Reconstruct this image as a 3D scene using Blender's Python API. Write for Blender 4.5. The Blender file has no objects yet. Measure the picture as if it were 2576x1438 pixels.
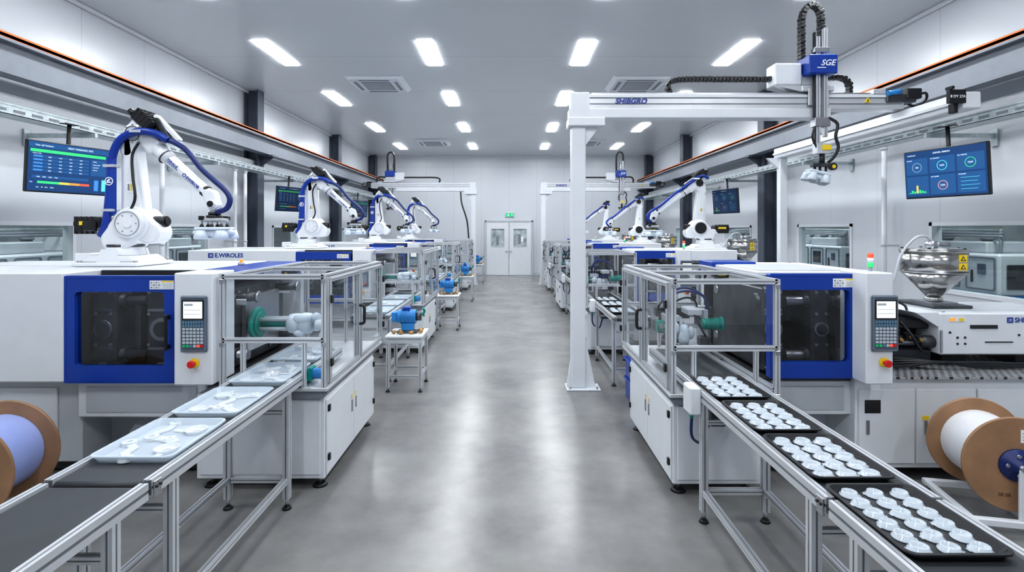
import bpy, bmesh, math, random
from mathutils import Vector, Matrix
random.seed(7)
sc=bpy.context.scene
COL=sc.collection
pi=math.pi
H=1.9; CEIL=4.95; WX=5.82; YB=21.5; YF=-3.0; PER=4.15

# ------------------------------------------------------------ materials
def nm(name):
    m=bpy.data.materials.new(name); m.use_nodes=True
    nt=m.node_tree
    return m,nt,nt.nodes['Principled BSDF']
def pm(name,col,rough=.4,metal=0.,var=.04,scale=6.,em=None,es=0.,coat=0.,bump=0.):
    m,nt,b=nm(name)
    N=nt.nodes; L=nt.links
    tc=N.new('ShaderNodeTexCoord'); nz=N.new('ShaderNodeTexNoise'); nz.inputs['Scale'].default_value=scale
    nz.inputs['Detail'].default_value=3
    L.new(tc.outputs['Object'],nz.inputs['Vector'])
    cr=N.new('ShaderNodeValToRGB')
    cr.color_ramp.elements[0].position=.3; cr.color_ramp.elements[1].position=.7
    cr.color_ramp.elements[0].color=tuple(max(0,c*(1-var)) for c in col)+(1,)
    cr.color_ramp.elements[1].color=tuple(min(1,c*(1+var)) for c in col)+(1,)
    L.new(nz.outputs['Fac'],cr.inputs['Fac']); L.new(cr.outputs['Color'],b.inputs['Base Color'])
    b.inputs['Roughness'].default_value=rough; b.inputs['Metallic'].default_value=metal
    if coat: b.inputs['Coat Weight'].default_value=coat
    if em: 
        b.inputs['Emission Color'].default_value=tuple(em)+(1,); b.inputs['Emission Strength'].default_value=es
    if bump:
        bp=N.new('ShaderNodeBump'); bp.inputs['Strength'].default_value=bump; bp.inputs['Distance'].default_value=.002
        L.new(nz.outputs['Fac'],bp.inputs['Height']); L.new(bp.outputs['Normal'],b.inputs['Normal'])
    return m
def glassmat(name,tint,base=.05,g=.6,rough=.03):
    m,nt,b=nm(name); N=nt.nodes; L=nt.links
    N.remove(b); out=[n for n in N if n.type=='OUTPUT_MATERIAL'][0]
    tr=N.new('ShaderNodeBsdfTransparent'); tr.inputs['Color'].default_value=tuple(tint)+(1,)
    gl=N.new('ShaderNodeBsdfGlossy'); gl.inputs['Roughness'].default_value=rough
    lw=N.new('ShaderNodeLayerWeight'); lw.inputs['Blend'].default_value=.5
    p=N.new('ShaderNodeMath'); p.operation='POWER'; p.inputs[1].default_value=4
    ma=N.new('ShaderNodeMath'); ma.operation='MULTIPLY_ADD'; ma.inputs[1].default_value=g; ma.inputs[2].default_value=base
    mx=N.new('ShaderNodeMixShader')
    L.new(lw.outputs['Facing'],p.inputs[0]); L.new(p.outputs[0],ma.inputs[0]); L.new(ma.outputs[0],mx.inputs[0])
    L.new(tr.outputs[0],mx.inputs[1]); L.new(gl.outputs[0],mx.inputs[2]); L.new(mx.outputs[0],out.inputs['Surface'])
    return m
def translucent(name,col,a,rough=.25):
    m=pm(name,col,rough); b=m.node_tree.nodes['Principled BSDF']; b.inputs['Alpha'].default_value=a
    return m
def seammat(name,col,rough,axis,period,off,width,dark=.75,var=.02,nscale=.6,axis2=None,period2=1,off2=0):
    m=pm(name,col,rough,0,var,nscale); nt=m.node_tree; N=nt.nodes; L=nt.links; b=N['Principled BSDF']
    cr=[n for n in N if n.type=='VALTORGB'][0]
    g=N.new('ShaderNodeNewGeometry'); sp=N.new('ShaderNodeSeparateXYZ'); L.new(g.outputs['Position'],sp.inputs[0])
    def line(ax,per,of,w):
        a=N.new('ShaderNodeMath'); a.operation='ADD'; a.inputs[1].default_value=of+100*per
        L.new(sp.outputs[ax],a.inputs[0])
        mo=N.new('ShaderNodeMath'); mo.operation='MODULO'; mo.inputs[1].default_value=per; L.new(a.outputs[0],mo.inputs[0])
        lt=N.new('ShaderNodeMath'); lt.operation='LESS_THAN'; lt.inputs[1].default_value=w; L.new(mo.outputs[0],lt.inputs[0])
        return lt
    l1=line(axis,period,off,width); o=l1.outputs[0]
    if axis2:
        l2=line(axis2,period2,off2,width); mxx=N.new('ShaderNodeMath'); mxx.operation='MAXIMUM'
        L.new(o,mxx.inputs[0]); L.new(l2.outputs[0],mxx.inputs[1]); o=mxx.outputs[0]
    mx=N.new('ShaderNodeMix'); mx.data_type='RGBA'; L.new(o,mx.inputs[0])
    L.new(cr.outputs['Color'],mx.inputs[6]); mx.inputs[7].default_value=tuple(c*dark for c in col)+(1,)
    L.new(mx.outputs[2],b.inputs['Base Color'])
    return m

WHITE=pm('white_paint',(.73,.76,.80),.32,0,.02)
WHITE2=pm('robot_white',(.80,.825,.86),.25,0,.02,coat=.3)
GREYW=pm('light_grey_paint',(.52,.55,.59),.4,0,.03)
BLUE=pm('blue_paint',(.006,.05,.34),.32,0,.05)
DBLUE=pm('dark_blue_rubber',(.01,.025,.14),.4,0,.1)
HBLUE=pm('blue_hose',(.006,.04,.31),.35,0,.1)
BLK=pm('black_plastic',(.014,.015,.018),.4,0,.2)
BELT=pm('belt_rubber',(.036,.041,.048),.55,0,.15,3)
DARK=pm('dark_interior',(.03,.032,.037),.5,0,.2)
STEEL=pm('machined_steel',(.45,.46,.49),.28,.9,.08)
DSTEEL=pm('dark_steel',(.085,.09,.10),.35,.6,.3)
ALU=pm('anodised_aluminium',(.64,.66,.69),.3,.4,.04)
ALUD=pm('profile_slot',(.18,.195,.22),.5,.2,.05)
GALV=pm('galvanised_steel',(.46,.52,.54),.38,.5,.18,14)
BEAM=pm('grey_beam_paint',(.22,.24,.275),.45,0,.05)
COLM=pm('column_paint',(.07,.085,.115),.45,0,.06)
ORANGE=pm('orange_rail',(.75,.17,.03),.45,0,.05)
GREEN=pm('green_plastic',(.02,.5,.2),.4,0,.05)
TEAL=pm('teal_anodised',(.0,.30,.25),.35,.1,.1)
RED=pm('red_plastic',(.65,.02,.02),.35,0,.05)
YEL=pm('yellow_plastic',(.85,.62,.03),.4,0,.05)
BRASS=pm('brass',(.5,.3,.12),.35,.8,.2)
LBLUE=pm('light_blue_paint',(.03,.23,.57),.35,0,.1)
STAIN=pm('stainless_steel',(.46,.46,.455),.2,1,.1,10)
WOOD=pm('plywood',(.33,.19,.105),.55,0,.18,5,bump=.2)
CABW=pm('white_cable',(.80,.82,.86),.35,0,.03)
CABB=pm('lavender_cable',(.36,.44,.80),.3,0,.04)
PLAS=translucent('translucent_plastic',(.70,.79,.88),.66,.12)
PLAS2=translucent('clear_frosted_part',(.86,.91,.96),.62,.08)
PLASC=translucent('clear_disc_plastic',(.70,.77,.84),.62,.08)
PLAS3=translucent('frosted_white_plastic',(.74,.82,.90),.84,.15)
GLS=glassmat('clear_acrylic',(.935,.955,.965),.10,.55,.02)
TINT=glassmat('tinted_window',(.62,.63,.66),.08,.5)
WGL=glassmat('window_glass',(.78,.87,.86),.06,.35)
LIT=pm('light_diffuser',(.9,.9,.9),.5,em=(.95,.975,1.0),es=46)
LITA=pm('annex_light_diffuser',(.9,.9,.9),.5,em=(.95,.98,1.0),es=9)
SCR=pm('screen_navy',(.006,.02,.07),.2,em=(.01,.055,.16),es=.9)
SCR2=pm('screen_panel_blue',(.01,.035,.1),.2,em=(.014,.085,.23),es=1.)
def emi(n,c,s=1.): return pm(n,tuple(x*.5 for x in c),.4,em=c,es=s)
EGRN=emi('ui_green',(.04,.55,.18)); ECYN=emi('ui_cyan',(.1,.55,.62)); EWHT=emi('ui_white',(.6,.72,.85),.8); EYEL=emi('ui_yellow',(.6,.5,.08)); ERED=emi('ui_red',(.7,.10,.05)); EBLU=emi('ui_blue',(.05,.22,.6)); EORG=emi('ui_orange',(.65,.28,.05)); EGRY=emi('ui_grey',(.2,.3,.38))
LCD=emi('lcd_screen',(.78,.82,.80),.8)
EXITG=emi('exit_green',(.02,.42,.18),1.)
HMI=pm('hmi_faceplate',(.10,.13,.18),.45)
KEYL=pm('key_light',(.50,.55,.6),.5); KEYT=pm('key_blue_grey',(.12,.24,.34),.5)
LOGOB=pm('logo_blue_ink',(.02,.05,.30),.4)
WINK=pm('white_ink',(.85,.87,.9),.4)
INK=pm('brand_ink',(.15,.07,.04),.6)
def plate_mat():
    m,nt,b=nm('tread_plate'); N=nt.nodes; L=nt.links
    tc=N.new('ShaderNodeTexCoord'); mp=N.new('ShaderNodeMapping'); mp.inputs['Scale'].default_value=(20,26,1); mp.inputs['Rotation'].default_value=(0,0,.5)
    v=N.new('ShaderNodeTexVoronoi'); v.inputs['Randomness'].default_value=.15; v.inputs['Scale'].default_value=1; v.voronoi_dimensions='2D'
    L.new(tc.outputs['Object'],mp.inputs[0]); L.new(mp.outputs[0],v.inputs['Vector'])
    cr=N.new('ShaderNodeValToRGB'); cr.color_ramp.elements[0].position=.27; cr.color_ramp.elements[1].position=.33
    cr.color_ramp.elements[0].color=(.05,.05,.055,1); cr.color_ramp.elements[1].color=(.42,.43,.45,1)
    L.new(v.outputs['Distance'],cr.inputs[0]); L.new(cr.outputs[0],b.inputs['Base Color'])
    b.inputs['Metallic'].default_value=.3; b.inputs['Roughness'].default_value=.35
    return m
TREAD=plate_mat()
def floor_mat():
    m,nt,b=nm('polished_concrete'); N=nt.nodes; L=nt.links
    tc=N.new('ShaderNodeTexCoord')
    n1=N.new('ShaderNodeTexNoise'); n1.inputs['Scale'].default_value=1.3; n1.inputs['Detail'].default_value=6; n1.inputs['Roughness'].default_value=.62
    L.new(tc.outputs['Object'],n1.inputs[0])
    cr=N.new('ShaderNodeValToRGB'); e=cr.color_ramp.elements
    e[0].position=.3; e[0].color=(.155,.154,.152,1); e[1].position=.7; e[1].color=(.27,.268,.264,1)
    L.new(n1.outputs[0],cr.inputs[0]); L.new(cr.outputs[0],b.inputs['Base Color'])
    n2=N.new('ShaderNodeTexNoise'); n2.inputs['Scale'].default_value=2.4; n2.inputs['Detail'].default_value=2
    L.new(tc.outputs['Object'],n2.inputs[0])
    b.inputs['Roughness'].default_value=.26
    b.inputs['Specular IOR Level'].default_value=.6
    bp=N.new('ShaderNodeBump'); bp.inputs['Strength'].default_value=.4; bp.inputs['Distance'].default_value=.008
    L.new(n2.outputs[0],bp.inputs['Height']); L.new(bp.outputs[0],b.inputs['Normal'])
    return m

# ------------------------------------------------------------ mesh builder
def hull(pts):
    pts=sorted(set((round(a,5),round(b,5)) for a,b in pts))
    def cross(o,a,b): return (a[0]-o[0])*(b[1]-o[1])-(a[1]-o[1])*(b[0]-o[0])
    lo=[]
    for p in pts:
        while len(lo)>1 and cross(lo[-2],lo[-1],p)<=0: lo.pop()
        lo.append(p)
    up=[]
    for p in reversed(pts):
        while len(up)>1 and cross(up[-2],up[-1],p)<=0: up.pop()
        up.append(p)
    return lo[:-1]+up[:-1]
def catmull(P,n=6):
    P=[Vector(p) for p in P]; Q=[P[0]*2-P[1]]+P+[P[-1]*2-P[-2]]; out=[]
    for i in range(1,len(Q)-2):
        a,b,c,d=Q[i-1:i+3]
        for k in range(n):
            t=k/n
            out.append(.5*((2*b)+(c-a)*t+(2*a-5*b+4*c-d)*t*t+(-a+3*b-3*c+d)*t**3))
    out.append(P[-1]); return out
ORG={}
class MB:
    def __init__(s): s.bm=bmesh.new(); s.mats=[]
    def _add(s,t,m,M=None):
        if m not in s.mats: s.mats.append(m)
        i=s.mats.index(m)
        for f in t.faces: f.material_index=i
        if M is not None: bmesh.ops.transform(t,matrix=M,verts=t.verts)
        me=bpy.data.meshes.new('t'); t.to_mesh(me); t.free(); s.bm.from_mesh(me); bpy.data.meshes.remove(me)
        return s
    def box(s,x0,x1,y0,y1,z0,z1,m,bev=0,M=None,seg=1):
        d=(abs(x1-x0),abs(y1-y0),abs(z1-z0)); c=((x0+x1)/2,(y0+y1)/2,(z0+z1)/2)
        t=bmesh.new(); bmesh.ops.create_cube(t,size=1,matrix=Matrix.Translation(c)@Matrix.Diagonal(d+(1,)))
        if bev: bmesh.ops.bevel(t,geom=t.edges[:],offset=min(bev,.45*min(d)),segments=seg,profile=.5,affect='EDGES')
        return s._add(t,m,M)
    def cyl(s,p0,p1,r,m,r2=None,seg=20,bev=0,M=None):
        p0=Vector(p0);p1=Vector(p1);d=p1-p0
        t=bmesh.new(); bmesh.ops.create_cone(t,cap_ends=True,cap_tris=False,segments=seg,radius1=r,radius2=r if r2 is None else r2,depth=d.length)
        t.normal_update()
        for f in t.faces: f.smooth=len(f.verts)==4
        if bev:
            ed=[e for e in t.edges if any(len(f.verts)>4 for f in e.link_faces)]
            bmesh.ops.bevel(t,geom=ed,offset=bev,segments=2,profile=.5,affect='EDGES')
        MM=Matrix.Translation((p0+p1)/2)@d.to_track_quat('Z','Y').to_matrix().to_4x4()
        bmesh.ops.transform(t,matrix=MM,verts=t.verts)
        return s._add(t,m,M)
    def tube(s,P,r,m,seg=8,n=6,M=None,raw=False):
        pts=[Vector(p) for p in P] if raw else catmull(P,n)
        t=bmesh.new(); rings=[]; up=None
        for i,p in enumerate(pts):
            d=(pts[min(i+1,len(pts)-1)]-pts[max(i-1,0)]).normalized()
            if up is None:
                up=Vector((0,0,1)) if abs(d.z)<.9 else Vector((1,0,0))
            u=(up-d*up.dot(d)).normalized(); v=d.cross(u); up=u
            rings.append([t.verts.new(p+(u*math.cos(2*pi*k/seg)+v*math.sin(2*pi*k/seg))*r) for k in range(seg)])
        for a,b in zip(rings,rings[1:]):
            for k in range(seg):
                f=t.faces.new((a[k],a[(k+1)%seg],b[(k+1)%seg],b[k])); f.smooth=True
        t.faces.new(rings[0][::-1]); t.faces.new(rings[-1])
        bmesh.ops.recalc_face_normals(t,faces=t.faces)
        return s._add(t,m,M)
    def ball(s,c,r,m,sc3=(1,1,1),sub=2,M=None,rot=0):
        t=bmesh.new(); bmesh.ops.create_icosphere(t,subdivisions=sub,radius=r,matrix=Matrix.Translation(c)@Matrix.Rotation(rot,4,'Z')@Matrix.Diagonal(tuple(sc3)+(1,)))
        for f in t.faces: f.smooth=True
        return s._add(t,m,M)
    def prism(s,poly,a0,a1,m,axis='y',bev=0,M=None,smooth=False):
        t=bmesh.new()
        def P(p,a): return {'y':(p[0],a,p[1]),'x':(a,p[0],p[1]),'z':(p[0],p[1],a)}[axis]
        v0=[t.verts.new(P(p,a0)) for p in poly]; v1=[t.verts.new(P(p,a1)) for p in poly]
        n=len(poly); c0=t.faces.new(v0); c1=t.faces.new(v1[::-1])
        for i in range(n):
            f=t.faces.new((v0[i],v0[(i+1)%n],v1[(i+1)%n],v1[i])); f.smooth=smooth
        bmesh.ops.recalc_face_normals(t,faces=t.faces)
        if bev: bmesh.ops.bevel(t,geom=list(set(c0.edges[:]+c1.edges[:])),offset=bev,segments=2,profile=.5,affect='EDGES')
        return s._add(t,m,M)
    def link(s,p0,r0,p1,r1,y0,y1,m,bev=.015,M=None):
        pts=[(p0[0]+r0*math.cos(a*pi/14),p0[1]+r0*math.sin(a*pi/14)) for a in range(28)]+[(p1[0]+r1*math.cos(a*pi/14),p1[1]+r1*math.sin(a*pi/14)) for a in range(28)]
        return s.prism(hull(pts),y0,y1,m,'y',bev,M,smooth=False)
    def lathe(s,prof,m,M=None,seg=32,smooth=True,ring=False):
        t=bmesh.new(); R=[]
        for r,z in prof: R.append([t.verts.new((r*math.cos(2*pi*k/seg),r*math.sin(2*pi*k/seg),z)) for k in range(seg)])
        pairs=list(zip(R,R[1:]))+([(R[-1],R[0])] if ring else [])
        for a,b in pairs:
            for k in range(seg):
                f=t.faces.new((a[k],a[(k+1)%seg],b[(k+1)%seg],b[k])); f.smooth=smooth and not ring
        if not ring: t.faces.new(R[0][::-1]); t.faces.new(R[-1])
        bmesh.ops.recalc_face_normals(t,faces=t.faces)
        return s._add(t,m,M)
    def frame(s,o,i,ro,ri,y0,y1,m,M=None):
        def rr(b,r):
            x0,x1=sorted(b[:2]); z0,z1=sorted(b[2:]); out=[]
            for cx,cz,a0 in ((x1-r,z1-r,0),(x0+r,z1-r,pi/2),(x0+r,z0+r,pi),(x1-r,z0+r,3*pi/2)):
                for k in range(6): out.append((cx+r*math.cos(a0+k*pi/10),cz+r*math.sin(a0+k*pi/10)))
            return out
        A=rr(o,ro);B=rr(i,ri);t=bmesh.new(); n=len(A)
        a0=[t.verts.new((x,y0,z)) for x,z in A];b0=[t.verts.new((x,y0,z)) for x,z in B]
        a1=[t.verts.new((x,y1,z)) for x,z in A];b1=[t.verts.new((x,y1,z)) for x,z in B]
        for k in range(n):
            j=(k+1)%n
            for q in ((a0[k],a0[j],b0[j],b0[k]),(a1[k],b1[k],b1[j],a1[j]),(a0[k],a1[k],a1[j],a0[j]),(b0[k],b0[j],b1[j],b1[k])): t.faces.new(q)
        bmesh.ops.recalc_face_normals(t,faces=t.faces)
        return s._add(t,m,M)
    def pane(s,pts,m,M=None):
        t=bmesh.new(); t.faces.new([t.verts.new(p) for p in pts]); return s._add(t,m,M)
    def prof(s,p0,p1,w=.04,h=None):
        h=h or w; p0=list(p0);p1=list(p1)
        ax=max(range(3),key=lambda k:abs(p1[k]-p0[k])); o=[k for k in range(3) if k!=ax]
        def bx(u0,u1,v0,v1,m):
            c=[0]*6; lo,hi=sorted((p0[ax],p1[ax])); c[2*ax]=lo;c[2*ax+1]=hi
            c[2*o[0]]=p0[o[0]]+u0*w;c[2*o[0]+1]=p0[o[0]]+u1*w;c[2*o[1]]=p0[o[1]]+v0*h;c[2*o[1]+1]=p0[o[1]]+v1*h
            s.box(*c,m)
        bx(-.43,.43,-.43,.43,ALUD)
        for a in (-.5,.1):
            for b in (-.5,.1): bx(a,a+.4,b,b+.4,ALU)
        return s
    def chain(s,P,w,h,m,step=.045,M=None,wax=Vector((0,1,0))):
        pts=catmull(P,24); L=[0]
        for a,b in zip(pts,pts[1:]): L.append(L[-1]+(b-a).length)
        n=max(2,int(L[-1]/step)); 
        for k in range(n):
            tt=(k+.5)/n*L[-1]; i=max(j for j in range(len(L)) if L[j]<=tt); i=min(i,len(pts)-2)
            d=(pts[i+1]-pts[i]).normalized(); c=pts[i].lerp(pts[i+1],(tt-L[i])/max(1e-6,L[i+1]-L[i]))
            nn=d.cross(wax).normalized()
            R=Matrix((d,wax,nn)).transposed().to_4x4()
            sc_=(step*.86,w*(1 if k%2 else .86),h)
            MM=Matrix.Translation(c)@R
            s.box(-sc_[0]/2,sc_[0]/2,-sc_[1]/2,sc_[1]/2,-h/2,h/2,m,.004,M=MM if M is None else M@MM)
            s.box(-step*.6,step*.6,-w*.3,w*.3,-h*.35,h*.35,m,0,M=MM if M is None else M@MM)
        return s
    def text(s,body,size,m,M,depth=.002,align='LEFT',shear=0,bold=.02):
        cu=bpy.data.curves.new('t','FONT'); cu.body=body; cu.size=size; cu.extrude=depth; cu.align_x=align; cu.shear=shear; cu.offset=size*bold; cu.resolution_u=3
        ob=bpy.data.objects.new('t',cu); COL.objects.link(ob); bpy.context.view_layer.update()
        me=bpy.data.meshes.new_from_object(ob.evaluated_get(bpy.context.evaluated_depsgraph_get()))
        bpy.data.objects.remove(ob); t=bmesh.new(); t.from_mesh(me); bpy.data.meshes.remove(me); bpy.data.curves.remove(cu)
        return s._add(t,m,M)
    def obj(s,name,parent=None,loc=None,label=None,cat=None,kind=None,group=None):
        org=Vector(ORG[parent.name]) if parent else Vector(loc or (0,0,0))
        bmesh.ops.translate(s.bm,vec=-org,verts=s.bm.verts)
        me=bpy.data.meshes.new(name); s.bm.to_mesh(me); s.bm.free()
        for m in s.mats: me.materials.append(m)
        o=bpy.data.objects.new(name,me); COL.objects.link(o)
        if parent: o.parent=parent
        else: o.location=org
        ORG[o.name]=tuple(org)
        if label:o['label']=label
        if cat:o['category']=cat
        if kind:o['kind']=kind
        if group:o['group']=group
        return o
def thing(name,label,cat,loc=(0,0,0),group=None):
    o=bpy.data.objects.new(name,None); o.empty_display_size=.1; COL.objects.link(o); o.location=loc; ORG[o.name]=tuple(loc)
    o['label']=label;o['category']=cat
    if group:o['group']=group
    return o
def dup(root,off=(0,0,0),loc=None,rot=None):
    n=root.copy(); COL.objects.link(n)
    n.location=Vector(loc) if loc else Vector(root.location)+Vector(off)
    if rot is not None: n.rotation_euler=(0,0,rot)
    def rec(a,b):
        for c in a.children:
            d=c.copy(); d.parent=b; COL.objects.link(d); rec(c,d)
    rec(root,n); return n
def T(x,y,z): return Matrix.Translation((x,y,z))
FR=Matrix.Rotation(pi/2,4,'X')   # text facing -Y

# ------------------------------------------------------------ room
MB().box(-WX,WX,YF,YB,-.1,0,floor_mat()).obj('floor',kind='structure')
MB().box(-WX,WX,YF,YB,CEIL,CEIL+.1,seammat('ceiling_panels',(.67,.70,.73),.28,'Y',2.3,.1,.012,.7)).obj('ceiling',kind='structure')
WALLM=seammat('wall_panels_side',(.63,.66,.70),.28,'Y',1.2,.2,.01,.78)
WALLB=seammat('wall_panels_back',(.63,.66,.70),.34,'X',1.15,.08,.012,.78,axis2='Z',period2=4.6,off2=.1)
MB().box(-WX-.15,WX+.15,YB,YB+.15,0,CEIL,WALLB).obj('wall_back',kind='structure')
MB().box(-WX-.15,WX+.15,YF-.15,YF,0,CEIL,WALLB).obj('wall_front',kind='structure')
WZ0,WZ1=1.05,2.0
nwin=[0]
def sidewall(s,wins,name):
    b=MB(); x0,x1=s*WX,s*(WX+.15)
    b.box(x0,x1,YF,YB,0,WZ0,WALLM); b.box(x0,x1,YF,YB,WZ1,CEIL,WALLM)
    y=YF
    for a,c in wins:
        b.box(x0,x1,y,a,WZ0,WZ1,WALLM); y=c
    b.box(x0,x1,y,YB,WZ0,WZ1,WALLM); b.obj(name,kind='structure')
    for a,c in wins:
        nwin[0]+=1; w=MB(); f=.05
        xa,xb=s*(WX-.02),s*(WX+.12)
        w.box(xa,xb,a,c,WZ0,WZ0+f,WHITE); w.box(xa,xb,a,c,WZ1-f,WZ1,WHITE); w.box(xa,xb,a,a+f,WZ0,WZ1,WHITE); w.box(xa,xb,c-f,c,WZ0,WZ1,WHITE)
        xm=s*(WX+.05); w.pane([(xm,a+f,WZ0+f),(xm,c-f,WZ0+f),(xm,c-f,WZ1-f),(xm,a+f,WZ1-f)],WGL)
        w.obj('window_%d'%nwin[0],kind='structure')
    AX=s*9.3; GR=pm('annex_wall_'+name,(.42,.46,.48),.5)
    MB().box(AX,AX+s*.1,3,YB,0,3.2,GR).obj('wall_annex_'+name[5:],kind='structure')
    MB().box(s*(WX+.15),AX,3,YB,-.1,0,GREYW).obj('floor_annex_'+name[5:],kind='structure')
    MB().box(s*(WX+.15),AX,3,YB,3.2,3.3,GR).obj('ceiling_annex_'+name[5:],kind='structure')
    e=MB(); e.box(s*(WX+.15),AX,2.9,3,0,3.2,GR); e.box(s*(WX+.15),AX,YB,YB+.1,0,3.2,GR); e.obj('wall_annex_end_'+name[5:],kind='structure')
sidewall(-1,[(4.7,6.9),(8.72,9.95),(12.6,14.0),(16.8,18.2)],'wall_left')
sidewall(1,[(5.3,7.17),(8.8,10.46),(12.5,14.1),(16.8,18.2)],'wall_right')
for s,n in ((-1,'left'),(1,'right')):
    MB().box(s*WX,s*(WX-.015),YF,YB,0,.1,GREYW).obj('baseboard_'+n,kind='structure')
    MB().box(s*WX,s*(WX-.05),YF,YB,CEIL-.06,CEIL,WHITE,.01).obj('trim_%d'%(1 if s<0 else 2),kind='structure')
MB().box(-WX,-1.1,YB-.015,YB,0,.1,GREYW).box(.94,WX,YB-.015,YB,0,.1,GREYW).obj('baseboard_back',kind='structure')
MB().box(-WX,WX,YB-.05,YB,CEIL-.06,CEIL,WHITE,.01).obj('trim_3',kind='structure')
def leaf(n,x0,x1,hx):
    b=MB(); y0,y1=YB-.06,YB-.02
    wx0,wx1=(x0+x1)/2-.26,(x0+x1)/2+.26
    b.frame((x0,x1,.01,2.2),(wx0,wx1,1.2,1.92),.005,.03,y0,y1,WHITE)
    b.box(wx0,wx1,YB-.03,YB-.02,1.2,1.92,pm('door_glass_%d'%n,(.42,.48,.5),.15,0,.4,4))
    if n==2: b.box(.30,.42,YB-.035,YB-.03,1.28,1.7,BEAM).box(.42,.52,YB-.035,YB-.03,1.4,1.6,WINK)
    else: b.box(-.6,-.5,YB-.035,YB-.03,1.25,1.6,BEAM)
    b.frame((wx0-.02,wx1+.02,1.18,1.94),(wx0,wx1,1.2,1.92),.02,.02,y0-.012,y0,GREYW)
    b.cyl((hx,y0-.05,1.0),(hx,y0,1.0),.015,STEEL); b.box(hx-.06,hx+.06,y0-.06,y0-.045,.985,1.015,STEEL,.004)
    b.obj('door_%d'%n,kind='structure')
leaf(1,-1.0,-.085,-.17); leaf(2,-.07,.84,.0)
b=MB(); 
b.box(-1.08,-1.005,YB-.08,YB,0,2.28,GREYW,.01).box(.845,.92,YB-.08,YB,0,2.28,GREYW,.01).box(-1.08,.92,YB-.08,YB,2.205,2.28,GREYW,.01)
b.obj('trim_4',kind='structure')
r=thing('exit_sign','small green illuminated exit sign with running figure','sign',(-.04,YB-.06,2.44))
MB().box(-.22,.14,YB-.06,YB,2.42,2.6,WHITE,.006).obj('housing',r)
b=MB().box(-.205,.125,YB-.066,YB-.06,2.435,2.585,EXITG)
y=YB-.07
b.ball((-.1,y,2.56),.014,EWHT,(1,.3,1),1)
b.prism([(-.12,2.54),(-.09,2.545),(-.08,2.5),(-.05,2.46),(-.065,2.45),(-.1,2.49),(-.13,2.45),(-.15,2.455),(-.12,2.5)],y-.002,y,EWHT)
b.prism([(.0,2.52),(.05,2.52),(.05,2.54),(.09,2.51),(.05,2.48),(.05,2.5),(.0,2.5)],y-.002,y,EWHT)
b.obj('sign_face',r)

lr=thing('ceiling_light','slim rectangular recessed LED ceiling panel, lit bright white','light',(0,0,CEIL),'ceiling LED panels')
MB().frame((-.15,.15,-.645,.645),(-.132,.132,-.627,.627),.005,.005,0,.02,WHITE,M=T(0,0,CEIL)@Matrix.Rotation(pi/2,4,'X')).obj('housing',lr)
MB().box(-.132,.132,-.627,.627,CEIL-.012,CEIL-.002,LIT).obj('diffuser',lr)
first=True
for xx in (-4.06,-1.40,1.25,3.9):
    for yy in (-.4,2.9,6.2,8.97,12.1,15.5,19.0):
        if first: lr.location=(xx,yy,CEIL); first=False
        else: dup(lr,loc=(xx,yy,CEIL))
an=thing('ceiling_light','square LED panel lighting the neighbouring hall','light',(0,0,3.2),'neighbouring hall panels')
MB().box(-.32,.32,-1.22,1.22,3.18,3.2,WHITE).obj('housing',an); MB().box(-.3,.3,-1.2,1.2,3.165,3.18,LITA).obj('diffuser',an)
an.location=(6.6,6.5,3.2)
for p in ((6.6,12.,3.2),(6.6,17.5,3.2),(-6.6,6.5,3.2),(-6.6,12,3.2),(-6.6,17.5,3.2)): dup(an,loc=p)
ac=thing('ceiling_air_conditioner','white square ceiling cassette air conditioner with grille','air conditioner',(-2.74,10.75,CEIL),'ceiling cassette air conditioners')
x,y=-2.74,10.75
b=MB().prism([(x-.58,CEIL),(x+.58,CEIL),(x+.5,CEIL-.07),(x-.5,CEIL-.07)],y-.5,y+.5,WHITE,bev=.01); b.obj('body',ac)
b=MB().box(x-.29,x+.29,y-.3,y+.3,CEIL-.074,CEIL-.07,BEAM)
for k in range(9): b.box(x-.27,x+.27,y-.27+k*.062,y-.24+k*.062,CEIL-.082,CEIL-.072,GREYW)
b.obj('grille',ac)
for q in ((x-.3,x+.3,y-.44,y-.38),(x-.3,x+.3,y+.38,y+.44),(x-.44,x-.38,y-.3,y+.3),(x+.38,x+.44,y-.3,y+.3)):
    MB().box(*q,CEIL-.076,CEIL-.068,BEAM).obj('air_vent',ac)
for p in ((2.62,10.75,CEIL),(-2.7,18,CEIL),(2.65,18,CEIL)): dup(ac,loc=p)

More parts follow.
